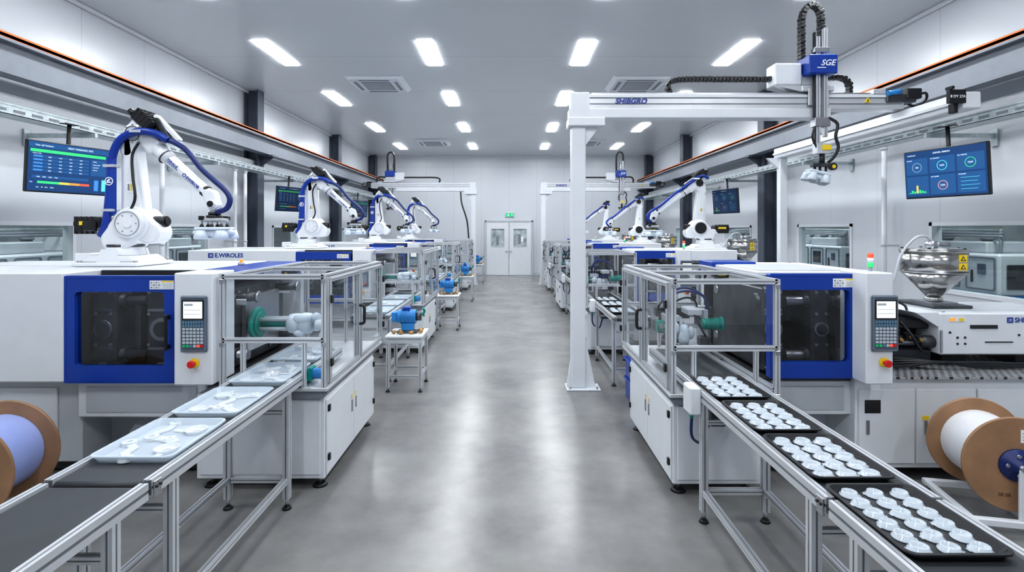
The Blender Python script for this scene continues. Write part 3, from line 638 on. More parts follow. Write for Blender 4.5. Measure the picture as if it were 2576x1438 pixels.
# ------------------------------------------------------------ guard enclosures
GE='aluminium guard enclosures'
def encl(s,xa,xb,y0,y1,zb,zt,zm,xc):
    r=thing('guard_enclosure','aluminium framed clear acrylic guard enclosure on white cabinet','machine enclosure',(s*(xa+xb)/2,(y0+y1)/2,0),GE)
    w=.036;h=w/2;A=s*(xa+h);B=s*(xb-h);Y0=y0+h;Y1=y1-h
    b=MB()
    for X,Y in ((A,Y0),(B,Y0),(A,Y1),(B,Y1)): b.prof((X,Y,zb),(X,Y,zt),w)
    for z in (zt-h,):
        b.prof((A,Y0,z),(B,Y0,z),w).prof((A,Y1,z),(B,Y1,z),w).prof((A,Y0,z),(A,Y1,z),w).prof((B,Y0,z),(B,Y1,z),w)
    ym=(Y0+Y1)/2; b.prof((A,ym,zb),(A,ym,zt-w),w)
    b.prof((A,ym,zt-h),(B,ym,zt-h),w)
    b.prof((A,Y0,zm),(B,Y0,zm),w).prof((A,Y0,zb+h),(A,Y1,zb+h),w).prof((B,Y0,zb+h),(B,Y1,zb+h),w)
    for fx in (.2,.8): b.prof((A+(B-A)*fx,Y0,zb),(A+(B-A)*fx,Y0,zm-h),w*.8)
    b.prof((A+(B-A)*.45,Y1-.02,zb),(A+(B-A)*.45,Y1-.02,zt-w),.03).prof((A+(B-A)*.25,Y1-.02,zb+.3),(A+(B-A)*.25,Y1-.02,zt-w),.026)
    b.prof((A,Y1,zb+.42),(B,Y1,zb+.42),.03)
    for X in (A,B):
        for z in (zt-.05,zm-.03): b.box(X-.016,X+.016,Y0-h-.004,Y0-h,z-.016,z+.016,STEEL,.002)
    b.obj('frame',r)
    e=w
    def pane(n,pts): 
        return MB().pane(pts,GLS).obj(n,r)
    lo,hi=sorted((A,B))
    pane('front_panel',[(lo,Y0,zm),(hi,Y0,zm),(hi,Y0,zt-e),(lo,Y0,zt-e)])
    pane('top_panel',[(lo,Y0,zt-h),(hi,Y0,zt-h),(hi,Y1,zt-h),(lo,Y1,zt-h)])
    pane('rear_panel',[(lo,Y1,zb+e),(hi,Y1,zb+e),(hi,Y1,zt-e),(lo,Y1,zt-e)])
    for a,c in ((Y0,ym),(ym,Y1)):
        d=MB(); x=A-s*h
        d.prof((x-s*.012,a+.03,zb+.03),(x-s*.012,a+.03,zt-.03),.024).prof((x-s*.012,c-.03,zb+.03),(x-s*.012,c-.03,zt-.03),.024).prof((x-s*.012,a+.03,zt-.045),(x-s*.012,c-.03,zt-.045),.024).prof((x-s*.012,a+.03,zb+.045),(x-s*.012,c-.03,zb+.045),.024)
        d=d.obj('side_door',r)
        x2=x-s*.012
        MB().pane([(x2,a+.03,zb+.04),(x2,c-.03,zb+.04),(x2,c-.03,zt-.04),(x2,a+.03,zt-.04)],GLS).obj('door_pane',d)
        hy=c-.05; zz=(zb+zt)/2
        if a==Y0: MB().tube([(x2-s*.012,hy,zz-.08),(x2-s*.05,hy,zz-.07),(x2-s*.055,hy,zz),(x2-s*.05,hy,zz+.07),(x2-s*.012,hy,zz+.08)],.013,BLK,8,4).obj('handle',d)
        for z in (zb+.18,zt-.18):
            yy=a+.015 if a==Y0 else c-.015
            MB().box(x2-s*.012,x2-s*.03,yy-.02,yy+.02,z-.03,z+.03,BLK,.004).obj('hinge',d)
    b=MB(); ca=xa+.03; 
    b.box(s*ca,s*xc,y0+.06,y1-.2,.075,zb-.06,WHITE,.008)
    b.box(s*(xa-.01),s*xb,y0-.005,y1,zb-.025,zb,ALU,.003).prism([(s*(xa-.01),zb-.025),(s*(ca),zb-.085),(s*(ca+.1),zb-.085),(s*(ca+.1),zb-.025)],y0+.02,y1-.02,BEAM)
    b.box(s*(ca+.1),s*xb,y0+.02,y1-.1,zb-.085,zb-.02,BEAM)
    b=b.obj('base_cabinet',r)
    yc=(y0+.06+y1-.2)/2
    for a,c in ((y0+.075,yc-.004),(yc+.004,y1-.215)):
        d=MB().box(s*ca,s*(ca-.012),a,c,.1,zb-.11,WHITE,.004).obj('cabinet_door',b)
        near=a<yc-.1
        for z in (.2,zb-.2): MB().box(s*(ca-.012),s*(ca-.028),(a+.01 if near else c-.04),(a+.04 if near else c-.01),z,z+.05,BLK,.003).obj('hinge',d)
        MB().box(s*(ca-.012),s*(ca-.02),(c-.06 if near else a+.04),(c-.04 if near else a+.06),.36,.46,STEEL,.003).obj('latch',d)
        MB().box(s*(ca-.012),s*(ca-.014),(c-.07 if near else a+.03),(c-.04 if near else a+.06),.47,.5,YEL).obj('warning_label',d)
    f0=MB().box(s*(ca+.03),s*(xc-.03),y0+.048,y0+.06,.11,zb-.1,WHITE,.005).obj('front_plate',b)
    for X in (ca+.06,xc-.08):
        for Y in (y0+.13,y1-.27):
            f=MB(); foot(f,s*X,Y,.08,.055); f.obj('foot',r)
    return r
el=encl(-1,1.33,2.10,3.72,5.3,.76,1.577,1.10,2.30)
er=encl(1,1.13,1.90,3.64,5.19,.74,1.55,1.06,1.80)
for k in (1,2,3): dup(el,(0,PER*k,0)); dup(er,(0,PER*k,0))

# ------------------------------------------------------------ conveyors
def conveyor(s,xa,xb,y0,y1,legs,z=.85,lab='',motor=False):
    r=thing('belt_conveyor',lab or 'aluminium framed belt conveyor with dark belt on adjustable legs','conveyor',(s*(xa+xb)/2,(y0+y1)/2,0),'belt conveyors')
    A,B=s*xa,s*xb
    b=MB()
    for X in (A+s*.018,B-s*.018):
        b.prof((X,y0,z-.03),(X,y1,z-.03),.036,.07)
    for yy in (y0+.03,(y0+y1)/2,y1-.03): b.prof((A+s*.03,yy,z-.05),(B-s*.03,yy,z-.05),.03)
    b.obj('frame',r)
    b=MB().box(A+s*.037,B-s*.037,y0+.01,y1-.01,z-.02,z-.008,BELT,.004); b.cyl((A+s*.04,y0+.015,z-.026),(B-s*.04,y0+.015,z-.026),.018,BELT).cyl((A+s*.04,y1-.015,z-.026),(B-s*.04,y1-.015,z-.026),.018,BELT)
    b.obj('belt',r)
    for yy in legs:
        for X in (A+s*.025,B-s*.025):
            b=MB().prof((X,yy,.07),(X,yy,z-.066),.044); foot(b,X,yy,.075,.032); b.obj('leg',r)
        MB().prof((A+s*.05,yy,.2),(B-s*.05,yy,.2),.036).obj('cross_bar',r)
        MB().prof((A+s*.05,yy,z-.2),(B-s*.05,yy,z-.2),.03).obj('cross_bar',r)
    if len(legs)>1:
        for X in (A+s*.025,B-s*.025): MB().prof((X,legs[0]+.024,.2),(X,legs[-1]-.024,.2),.036).obj('side_rail',r)
    for X in (A,B):
        b=MB()
        o=s if X==A else -s
        b.box(X,X-o*.008,y0+.005,y0+.05,z-.075,z-.005,STEEL,.002)
        for q in (.015,.04): b.cyl((X-o*.008,y0+q,z-.03),(X-o*.014,y0+q,z-.03),.006,BLK,seg=8)
        b.obj('joint_plate',r)
    if motor==1:
        MB().cyl((A+s*.12,y1-1.1,z-.2),(A+s*.42,y1-1.1,z-.2),.06,LBLUE,bev=.008).box(A+s*.1,A+s*.2,y1-1.17,y1-1.03,z-.26,z-.07,DSTEEL,.006).obj('motor',r,label='blue cylindrical drive motor')
        MB().box(A-s*.0,A-s*.075,y1-1.27,y1-1.13,z-.15,z+.03,WHITE,.01).cyl((A-s*.04,y1-1.2,z-.15),(A-s*.04,y1-1.2,z-.19),.012,TEAL,seg=8).obj('junction_box',r,label='off-white switch box with teal gland')
        MB().tube([(A-s*.04,y1-1.2,z-.18),(A-s*.035,y1-1.18,z-.3),(A+s*.02,y1-1.1,z-.38),(A+s*.1,y1-1.0,z-.42),(A+s*.14,y1-1.05,z-.26)],.01,DBLUE,6).obj('cable',r)
    if motor==2:
        MB().cyl((A-s*.02,y1-.75,z-.02),(A-s*.1,y1-.75,z-.02),.04,LBLUE,bev=.006).box(A,A-s*.03,y1-.8,y1-.7,z-.07,z+.03,TEAL,.005).obj('motor',r,label='small light blue and teal drive motor')
    return r
cl=conveyor(-1,1.50,1.95,2.16,4.6,[2.32,3.52],motor=2)
conveyor(-1,1.50,1.95,.5,2.14,[.8,1.97],z=.845)
cr_=conveyor(1,1.23,1.68,2.02,4.6,[2.14,3.36],motor=1)
conveyor(1,1.23,1.68,.4,2.0,[.7,1.86])
for k in (1,2,3): dup(cl,(0,PER*k,0)); dup(cr_,(0,PER*k,0))

# ------------------------------------------------------------ trays + parts
def tray(name,lab,x,y,z,w,l,h,m,grp,lip=.012,th=.006):
    def rr(w_,l_,r_,z_):
        out=[]
        for cx,cy,a0 in ((w_/2-r_,l_/2-r_,0),(-w_/2+r_,l_/2-r_,pi/2),(-w_/2+r_,-l_/2+r_,pi),(w_/2-r_,-l_/2+r_,3*pi/2)):
            for k in range(5): out.append((x+cx+r_*math.cos(a0+k*pi/8),y+cy+r_*math.sin(a0+k*pi/8),z+z_))
        return out
    t=bmesh.new()
    loops=[rr(w-.03,l-.03,.03,0),rr(w-.004,l-.004,.035,h-.006),rr(w+lip,l+lip,.04,h-.006),rr(w+lip,l+lip,.04,h),rr(w-.012,l-.012,.033,h),rr(w-.04,l-.04,.028,th)]
    V=[[t.verts.new(p) for p in L] for L in loops]
    for a,b in zip(V,V[1:]):
        n=len(a)
        for k in range(n): t.faces.new((a[k],a[(k+1)%n],b[(k+1)%n],b[k]))
    t.faces.new(V[0][::-1]); t.faces.new(V[-1])
    bmesh.ops.recalc_face_normals(t,faces=t.faces)
    return MB()._add(t,m).obj(name,loc=(x,y,z),label=lab,cat='tray',group=grp)
ZB=.842
cxl=-1.722
def part_mesh(v):
    b=MB()
    if v==0:
        b.prism([(-.1,-.02),(-.04,.0),(.02,-.035),(.1,-.02),(.1,.015),(.03,.01),(-.03,.045),(-.1,.02)],.002,.014,PLAS2,'z',.003); b.lathe([(.015,.002),(.036,.002),(.036,.022),(.015,.022)],PLAS2,T(-.11,0,0),20,ring=True); b.lathe([(.012,.002),(.038,.002),(.034,.018),(.012,.018)],PLAS2,T(.11,-.005,0),20,ring=True)
    elif v==1:
        b.lathe([(.02,.002),(.05,.002),(.06,.022),(.053,.023),(.045,.006),(.02,.006)],PLAS2,None,24,ring=True); b.prism([(.05,-.012),(.12,-.03),(.13,-.005),(.06,.02)],.002,.012,PLAS2,'z',.002)
    else:
        b.prism([(-.09,-.03),(-.03,-.045),(.06,-.02),(.1,.03),(.07,.05),(.0,.02),(-.08,.02)],.002,.014,PLAS2,'z',.003); b.lathe([(.01,.014),(.03,.014),(.028,.024),(.01,.024)],PLAS2,T(-.03,-.01,0),16,ring=True)
    return b
pr=[]
def scatter(tx,ty,tz,w,l,seed,n=5):
    rnd=random.Random(seed)
    cells=[(-.25,-.3),(.25,-.26),(0,.02),(-.24,.3),(.25,.3)][:n]
    for i,(a,c) in enumerate(cells):
        v=(i+seed)%3
        if len(pr)<3:
            v=len(pr); o=part_mesh(v).obj('molded_piece',label='small clear frosted moulded plastic piece lying in tray',cat='plastic piece',group='moulded pieces in trays'); pr.append(o)
        else:
            o=pr[v].copy(); COL.objects.link(o)
        o.location=(tx+a*w,ty+c*l,tz); o.rotation_euler=(0,0,rnd.uniform(0,6.28)); o.scale=(.9,.9,.9)
GL='frosted trays'
for i,(ya,yb) in enumerate(((2.33,2.80),(2.89,3.36),(3.48,3.98),(4.08,4.5))):
    l=yb-ya; tray('plastic_tray','shallow translucent plastic tray holding moulded pieces on conveyor',cxl,(ya+yb)/2,ZB,.37,l,.036,PLAS,GL)
    scatter(cxl,(ya+yb)/2,ZB+.0045,.34,l-.06,i)
for k in (1,2,3):
    for i,yc in enumerate((2.5,3.1,3.75)):
        tray('plastic_tray','shallow translucent plastic tray holding moulded pieces on conveyor',cxl,yc+PER*k,ZB,.37,.46,.036,PLAS,GL)
        if k<2: scatter(cxl,yc+PER*k,ZB+.0045,.34,.42,i,4)
cxr=1.437
capm=None
GC='clear discs in black trays'
def caps(yc,rows,l):
    global capm
    for i in range(3):
        for j in range(rows):
            x=cxr+(i-1)*.1; y=yc+(j-(rows-1)/2)*(l/rows)
            if capm is None:
                b=MB().lathe([(.0,0),(.038,0),(.045,.002),(.045,.005),(.037,.006),(.035,.020),(.031,.0205),(.028,.007),(.014,.006),(.011,.011),(.0,.011)],PLASC,None,24)
                b.box(.03,.051,-.012,.012,.001,.005,PLASC,.001)
                capm=b.obj('molded_disc',label='round clear frosted plastic disc with tab lying in tray',cat='plastic disc',group=GC)
                o=capm
            else: o=capm.copy(); COL.objects.link(o)
            sc_=min(1,(l/rows)/.093); o.scale=(sc_*1.05,sc_,1); o.location=(x,y,ZB+.0065); o.rotation_euler=(0,0,random.uniform(-.5,.5) if (i+j)%2 else pi+random.uniform(-.5,.5))
for ya,yb,rows in ((1.63,2.10,6),(2.14,2.61,5),(2.65,3.12,5),(3.17,3.67,5)):
    yc=(ya+yb)/2; tray('black_tray','black shallow tray holding rows of clear discs on conveyor',cxr,yc,ZB,.342,yb-ya-.016,.030,BLK,'black disc trays')
    caps(yc,rows,yb-ya-.05)
for k in (1,2):
    for yc in (2.5,3.1,3.6):
        tray('black_tray','black shallow tray holding rows of clear discs on conveyor',cxr,yc+PER*k,ZB,.342,.44,.030,BLK,'black disc trays')
        if k<2: caps(yc+PER*k,5,.38)

def bigpart():
    b=MB(); z=1.12;y=4.3
    Mx=T(-1.85,y,z)@Matrix.Rotation(pi/2,4,'Y')
    b.lathe([(.0,0),(.06,0),(.08,.02),(.085,.09),(.07,.11),(.092,.13),(.085,.19),(.055,.21),(.03,.2),(.0,.2)],PLAS3,Mx,20)
    b.ball((-1.71,y-.06,z+.05),.06,PLAS3,(1.3,.7,.75)); b.ball((-1.63,y+.03,z-.03),.06,PLAS3,(1.1,.8,.7)); b.ball((-1.61,y-.02,z+.05),.045,PLAS3,(1,.8,1)); b.ball((-1.74,y-.05,z-.07),.04,PLAS3,(1.3,.8,.8))
    b.lathe([(.02,0),(.04,0),(.045,.06),(.02,.06)],PLAS3,T(-1.6,y-.05,z)@Matrix.Rotation(pi/2,4,'Y'),16,ring=True)
    return b.obj('molded_piece',loc=(-1.7,y,z),label='large frosted white moulded piece held on teal ejector',cat='plastic piece',group='large moulded pieces')
bp=bigpart()
for k in (1,2,3):
    o=bp.copy(); COL.objects.link(o); o.location.y+=PER*k
def fixture():
    r=thing('takeout_gripper','grey and teal pneumatic take-out gripper station with hoses','gripper',(1.5,4.5,.74),'take-out gripper stations')
    b=MB().box(1.70,1.86,4.56,4.9,.74,.77,STEEL,.004).box(1.72,1.82,4.7,4.8,.77,1.2,ALU,.005).box(1.3,1.82,4.62,4.7,1.12,1.2,DSTEEL,.006).box(1.34,1.46,4.45,4.62,1.05,1.16,GREYW,.008).box(1.52,1.64,4.42,4.62,1.16,1.22,GREYW,.01)
    b.box(1.68,1.72,4.5,4.62,.95,1.2,ALU,.004).box(1.28,1.36,4.5,4.64,1.0,1.1,DSTEEL,.006).box(1.62,1.7,4.4,4.5,.9,.98,DSTEEL,.006).cyl((1.66,4.45,.76),(1.66,4.45,.9),.015,STEEL)
    for x in (1.36,1.44,1.56,1.6): b.cyl((x,4.44,1.1 if x<1.5 else 1.19),(x,4.46,1.1 if x<1.5 else 1.19),.01,BLK,seg=8)
    b.obj('stand',r)
    b=MB().cyl((1.66,4.5,1.08),(1.82,4.5,1.08),.045,TEAL,bev=.006,seg=28).cyl((1.82,4.5,1.08),(1.84,4.5,1.08),.06,TEAL,seg=28).box(1.66,1.84,4.55,4.68,1.04,1.12,DSTEEL)
    for k in range(4): b.cyl((1.68+k*.035,4.5,1.08),(1.692+k*.035,4.5,1.08),.052,TEAL,seg=28)
    b.obj('cylinder',r,label='teal ribbed cylinder')
    MB().box(1.26,1.32,4.44,4.5,1.02,1.12,TEAL,.006).cyl((1.29,4.42,1.07),(1.29,4.44,1.07),.02,STEEL).cyl((1.29,4.47,1.12),(1.29,4.47,1.16),.012,BLK).obj('valve',r,label='small teal valve block')
    b=MB().box(1.3,1.62,4.46,4.54,1.05,1.075,ALU,.004)
    for i,(x,z) in enumerate(((1.34,.98),(1.46,.95),(1.56,1.0))):
        b.cyl((x,4.5,z),(x,4.5,1.06),.012,STEEL,seg=8).cyl((x,4.5,z-.03),(x,4.5,z),.03,BLK,.015,seg=14)
    b.obj('suction_head',r)
    for q in range(2): MB().tube([(1.36,4.5+q*.04,1.15),(1.36,4.45+q*.04,1.28),(1.42,4.42+q*.04,1.36+q*.02),(1.55,4.42+q*.04,1.37+q*.02),(1.68,4.45+q*.04,1.31),(1.74,4.55+q*.04,1.2)],.011,DBLUE).obj('hose',r)
    MB().tube([(1.4,4.52,1.15),(1.42,4.5,1.26),(1.52,4.48,1.31),(1.6,4.5,1.28),(1.66,4.6,1.2)],.01,BLK).obj('hose',r)
    MB().tube([(1.56,4.44,1.2),(1.6,4.4,1.1),(1.66,4.42,1.0),(1.72,4.5,.95)],.008,BLK).obj('hose',r)
    MB().tube([(1.29,4.47,1.15),(1.27,4.44,1.24),(1.33,4.42,1.3),(1.42,4.46,1.24),(1.44,4.5,1.16)],.008,BLK).obj('hose',r)
    b=MB(); b.lathe([(.0,0),(.035,.0),(.05,.05),(.04,.11),(.025,.17),(.0,.17)],PLAS3,T(1.46,4.36,.93),18); b.ball((1.38,4.36,1.07),.045,PLAS3,(1,.7,1.2)); b.ball((1.52,4.36,1.03),.035,PLAS3,(.9,.7,1.6)); b.tube([(1.38,4.36,1.08),(1.4,4.4,1.1),(1.4,4.48,1.08)],.01,STEEL)
    b.obj('held_piece',r,label='frosted white moulded piece')
    return r
fx=fixture()
for k in (1,2,3): dup(fx,(0,PER*k,0))

# ------------------------------------------------------------ robots
WO=.13
def robot(hs):
    r=thing('articulated_robot_arm','white six-axis industrial robot arm with blue hose on machine top','robot arm',(0,0,0),'six-axis robot arms')
    wo=0 if hs<0 else WO; WM=T(wo,0,0)
    b=MB().box(-.29,.29,-.25,.25,0,.035,WHITE2,.008).prism([(-.26,.035),(.26,.035),(.18,.09),(-.18,.09)],-.2,.2,WHITE2,bev=.01).cyl((0,0,.09),(0,0,.17),.17,WHITE2,.15,28,.008)
    b.box(-.42,-.27,-.07,.07,.015,.11,WHITE2,.015); b.cyl((0,0,.17),(0,0,.19),.155,DSTEEL,seg=28)
    for x in (-.25,.25):
        for y in (-.21,.21): b.cyl((x,y,.035),(x,y,.05),.018,STEEL,seg=6)
    for y in (-.2,.2): b.prism([(-.1,.035),(.1,.035),(.06,.15),(-.06,.15)],y-.01,y+.01,WHITE2)
    b.obj('base',r)
    b=MB().link((0,.24),.13,(.14,.38),.155,-.14,.14,WHITE2,.03).cyl((.14,-.165,.38),(.14,.165,.38),.135,WHITE2,seg=36,bev=.02)
    b.lathe([(.106,0),(.110,.0),(.110,.004),(.106,.004)],BEAM,T(.14,hs*.169,.38)@FR@T(0,0,-.002),32,ring=True)
    b.link((.14,.38),.13,(.28,.30),.105,-.10,.10,WHITE2,.02); b.box(-.2,.05,-.1,.1,.26,.36,WHITE2,.02)
    for a in range(6): b.cyl((.14+.08*math.cos(a*1.047),hs*.162,.38+.08*math.sin(a*1.047)),(.14+.08*math.cos(a*1.047),hs*.169,.38+.08*math.sin(a*1.047)),.007,STEEL,seg=6)
    b.cyl((.14,hs*.16,.38),(.14,hs*.174,.38),.04,WHITE2 if hs<0 else BLK,seg=20,bev=.004)
    if hs>0: b.cyl((.14,hs*.16,.38),(.14,hs*.170,.38),.1,BLK,seg=28)
    b.obj('turret',r)
    b=MB().box(-.4,-.14,-.1,.1,.29,.44,BLK,.02).cyl((-.42,0,.365),(-.4,0,.365),.06,BLK).box(-.34,-.2,-.107,.107,.365,.4,YEL).box(-.3,-.18,-.13,-.1,.31,.4,BLK,.01)
    for k in range(4): b.box(-.39+k*.05,-.37+k*.05,-.105,.105,.285,.445,BLK,.004)
    b.obj('base_motor',r,label='black servo motor with yellow stripe')
    MB().cyl((.28,0,.4),(.39,0,.4),.05,BLK,seg=16).cyl((.39,0,.4),(.405,0,.4),.035,BLK).obj('brake_motor',r,label='small black motor')
    b=MB().link((.12,.42),.115,(.075,1.14),.07,-.065,.065,WHITE2,.022).link((.12,.46),.085,(.08,1.12),.044,-.085,.085,WHITE2,.02)
    b.link((.075,1.05),.072,(.13,1.2),.102,-.085,.085,WHITE2,.025)
    b.lathe([(.064,0),(.069,0),(.069,.004),(.064,.004)],DSTEEL,T(.13,hs*.089,1.2)@FR,28,ring=True)
    if hs>0: b.cyl((.13,hs*.084,1.2),(.13,hs*.095,1.2),.06,BLK,seg=24)
    for a in range(8): b.cyl((.13+.081*math.cos(a*.785),hs*.083,1.2+.081*math.sin(a*.785)),(.13+.081*math.cos(a*.785),hs*.09,1.2+.081*math.sin(a*.785)),.007,STEEL,seg=6)
    b.box(.08,.14,hs*.085,hs*.088,.66,.76,WINK).box(.09,.105,hs*.088,hs*.09,.68,.74,BEAM).box(.115,.13,hs*.088,hs*.09,.68,.74,YEL)
    b=b.obj('lower_arm',r)
    if hs<0: MB().lathe([(.03,0),(.038,0),(.038,.003),(.03,.003)],WINK,T(-.035,hs*.148,.76)@FR,20,ring=True).prism([(-.055,.745),(-.015,.745),(-.02,.757),(-.045,.757),(-.02,.775),(-.035,.785),(-.058,.762)],hs*.146,hs*.149,WINK).obj('emblem',r,label='round white emblem on blue hose cover')
    d=(Vector((.82+wo,0,.62))-Vector((.15,0,1.2))); L=d.length; d.normalize()
    ang=math.atan2(-d.z,d.x); Mf=T(.15,0,1.2)@Matrix.Rotation(ang,4,'Y')
    b=MB().box(-.12,.22,-.075,.075,-.07,.095,WHITE2,.03,Mf,2).cyl((.2,0,.01),(.36,0,.005),.075,WHITE2,.06,24,M=Mf).cyl((.34,0,.005),(L-.05,0,0),.055,WHITE2,.046,24,.01,M=Mf)
    b.box(.36,L-.06,-.056,.056,-.03,.03,WHITE2,.015,Mf).cyl((.3,0,.0),(.31,0,0),.074,DSTEEL,M=Mf).box(-.05,.2,-.03,.03,.1,.13,STEEL,.005,Mf)
    b.cyl((L-.11,0,0),(L-.085,0,0),.056,BLK,M=Mf)
    if hs<0:
        b.text('TERALG',.034,LOGOB,Mf@T(.36,-.0605,.0)@FR,.001,shear=.2); b.box(.37,.5,-.061,-.055,-.012,-.008,LOGOB,0,Mf)
        b.text('EWIROB',.04,LOGOB,Mf@T(.60,-.0585,-.016)@FR,.001)
        b.lathe([(.012,0),(.018,0),(.018,.002),(.012,.002)],LOGOB,Mf@T(.575,-.0575,.0)@FR,16,ring=True)
    b.obj('forearm',r)
    xo=0 if hs<0 else -.1
    for y in (-.08,0,.08):
        b=MB()
        b.box(-.12+xo,.07+xo,y-.034,y+.034,.09+xo*.6,.2+xo*.4,BLK,.012,Mf)
        for k in range(4): b.box(-.115+k*.045+xo,-.095+k*.045+xo,y-.037,y+.037,.1+xo*.6,.208+xo*.4,BLK,.004,Mf)
        b.cyl((-.17+xo,y,.13+xo*.4),(-.12+xo,y,.13+xo*.4),.03,BLK,M=Mf,seg=12)
        b.obj('elbow_motor',r,label='black finned servo motor')
    if hs<0: MB().box(.06,.2,-.06,.06,.09,.125,BLK,.005,Mf).link((.30,1.37),.018,(.5,1.16),.016,-.03,.03,WHITE2,.004).link((.32,1.33),.025,(.42,1.17),.02,-.05,.05,DSTEEL,.004).obj('elbow_bracket',r)
    b=MB().link((.80,.64),.055,(.83,.55),.048,-.055,.055,WHITE2,.015,WM).cyl((.83,-.07,.56),(.83,.07,.56),.04,WHITE2,bev=.008,M=WM).cyl((.83,0,.56),(.83,0,.48),.044,WHITE2,.04,20,M=WM).cyl((.83,0,.485),(.83,0,.455),.052,BLK,M=WM)
    b.cyl((.83,hs*.07,.56),(.83,hs*.078,.56),.028,BLK,seg=18,M=WM)
    b.obj('wrist',r)
    b=MB().cyl((.83,0,.456),(.83,0,.43),.07,BLK,M=WM).box(.74,.93,-.07,.07,.405,.431,ALU,.004,WM).box(.72,.95,-.02,.02,.395,.41,ALU,.003,WM)
    for x in (-.09,.0,.09):
        for y in (-.05,.05): b.cyl((.83+x,y,.37),(.83+x,y,.41),.01,STEEL,seg=8,M=WM).cyl((.83+x,y,.35),(.83+x,y,.372),.022,BLK,.012,seg=12,M=WM)
    b.box(.73,.77,-.09,-.05,.41,.45,BLK,.005,WM).box(.88,.93,.04,.09,.41,.45,BLK,.005,WM)
    b.obj('gripper',r)
    y=hs*.115
    if hs<0:
        MB().tube([(-.14,y*.9,.27),(-.08,y*1.1,.38),(-.06,y,.6),(-.045,y,.85),(-.02,y,1.02),(.06,y*1.05,1.15),(.2,y*1.05,1.21),(.34,y*.9,1.2),(.44,y*.6,1.14)],.033,HBLUE,12).box(-.085,.005,y-hs*.03,y+hs*.03,.45,1.0,BLUE,.025).obj('cable_hose',r,label='thick blue hose along lower arm')
        clamps=((-.05,hs*.115,.5),(-.04,hs*.115,.9),(.2,hs*.12,1.21),(.46,0,1.13))
    else:
        MB().tube([(-.02,hs*.1,1.28),(.08,hs*.1,1.33),(.2,hs*.1,1.28),(.34,hs*.08,1.17),(.44,hs*.07,1.1)],.026,HBLUE,12).obj('cable_hose',r,label='blue hose over elbow and forearm')
        clamps=((.2,hs*.1,1.27),(.46,0,1.09))
    y=hs*.05
    W=[(.42,y*1.1,1.15),(.5,y*1.2,1.12),(.6,y,1.05),(.74,y,.88),(.86,y,.77),(.96,y,.68),(1.0,y,.6),(.97,y,.52),(.9,y,.49),(.85,0,.48)] if hs<0 else [(.42,y,1.1),(.55,y,1.02),(.70,y,.90),(.86,y,.77),(1.0,y,.69),(1.07,y,.6),(1.04,y,.52),(.98,0,.48)]
    MB().tube(W,.025,DBLUE if hs<0 else HBLUE,10).obj('wrist_hose',r,label='dark blue hose looping to wrist')
    if hs<0: MB().tube([(.1,-.11,.45),(.2,-.15,.6),(.16,-.12,.8),(.14,-.1,1.0),(.2,-.1,1.12)],.012,BLK,8).obj('joint_cable',r,label='thin black cable')
    for p in clamps: MB().box(p[0]-.05,p[0]+.05,p[1]-.04,p[1]+.04,p[2]-.012,p[2]+.012,ALU,.003).obj('hose_clamp',r)
    return r
def heldpart(grp='pieces held by robot grippers'):
    b=MB()
    for i,(x,y) in enumerate(((-.09,-.05),(.09,-.05),(0,.05),(-.12,.05),(.12,.06))): b.lathe([(.0,-.03),(.045,-.03),(.065,-.10),(.052,-.11),(.035,-.05),(.0,-.05)],PLAS3,T(x,y,0),16)
    b.box(-.15,.15,-.08,.08,-.03,-.002,PLAS3,.012); b.ball((0,0,-.055),.06,PLAS3,(2.3,1,.6)); b.ball((-.13,-.03,-.05),.04,PLAS3,(1.2,1,.7)); b.ball((.13,.0,-.05),.045,PLAS3,(1.1,1,.8))
    return b.obj('molded_piece',label='clear frosted moulded plastic piece held by gripper',cat='plastic piece',group=grp)
rl=robot(-1); hp0=heldpart()
def place(rob,first,x,y,z,flip,sc_=1):
    o=rob if first else dup(rob)
    o.location=(x,y,z); o.rotation_euler=(0,0,pi if flip else 0); o.scale=(sc_,)*3
    return o
zt=1.584
for k,(x,y) in enumerate(((-3.47,4.65),(-3.47,4.65+PER),(-3.4,4.65+2*PER),(-3.35,4.65+3*PER))):
    place(rl,k==0,x,y,zt,False,.97)
    h=hp0 if k==0 else hp0.copy()
    if k: COL.objects.link(h)
    h.location=(x+.83*.97,y,zt+.35*.97)
rr_=robot(1)
for k,(x,y) in enumerate(((3.31,4.65+PER),(3.30,4.65+2*PER),(3.24,4.65+3*PER))):
    q=(.93,.85,.88)[k]
    place(rr_,k==0,x,y,1.57,True,q)
    h=hp0.copy(); COL.objects.link(h); h.location=(x-(.83+WO)*q,y,1.57+.35*q)

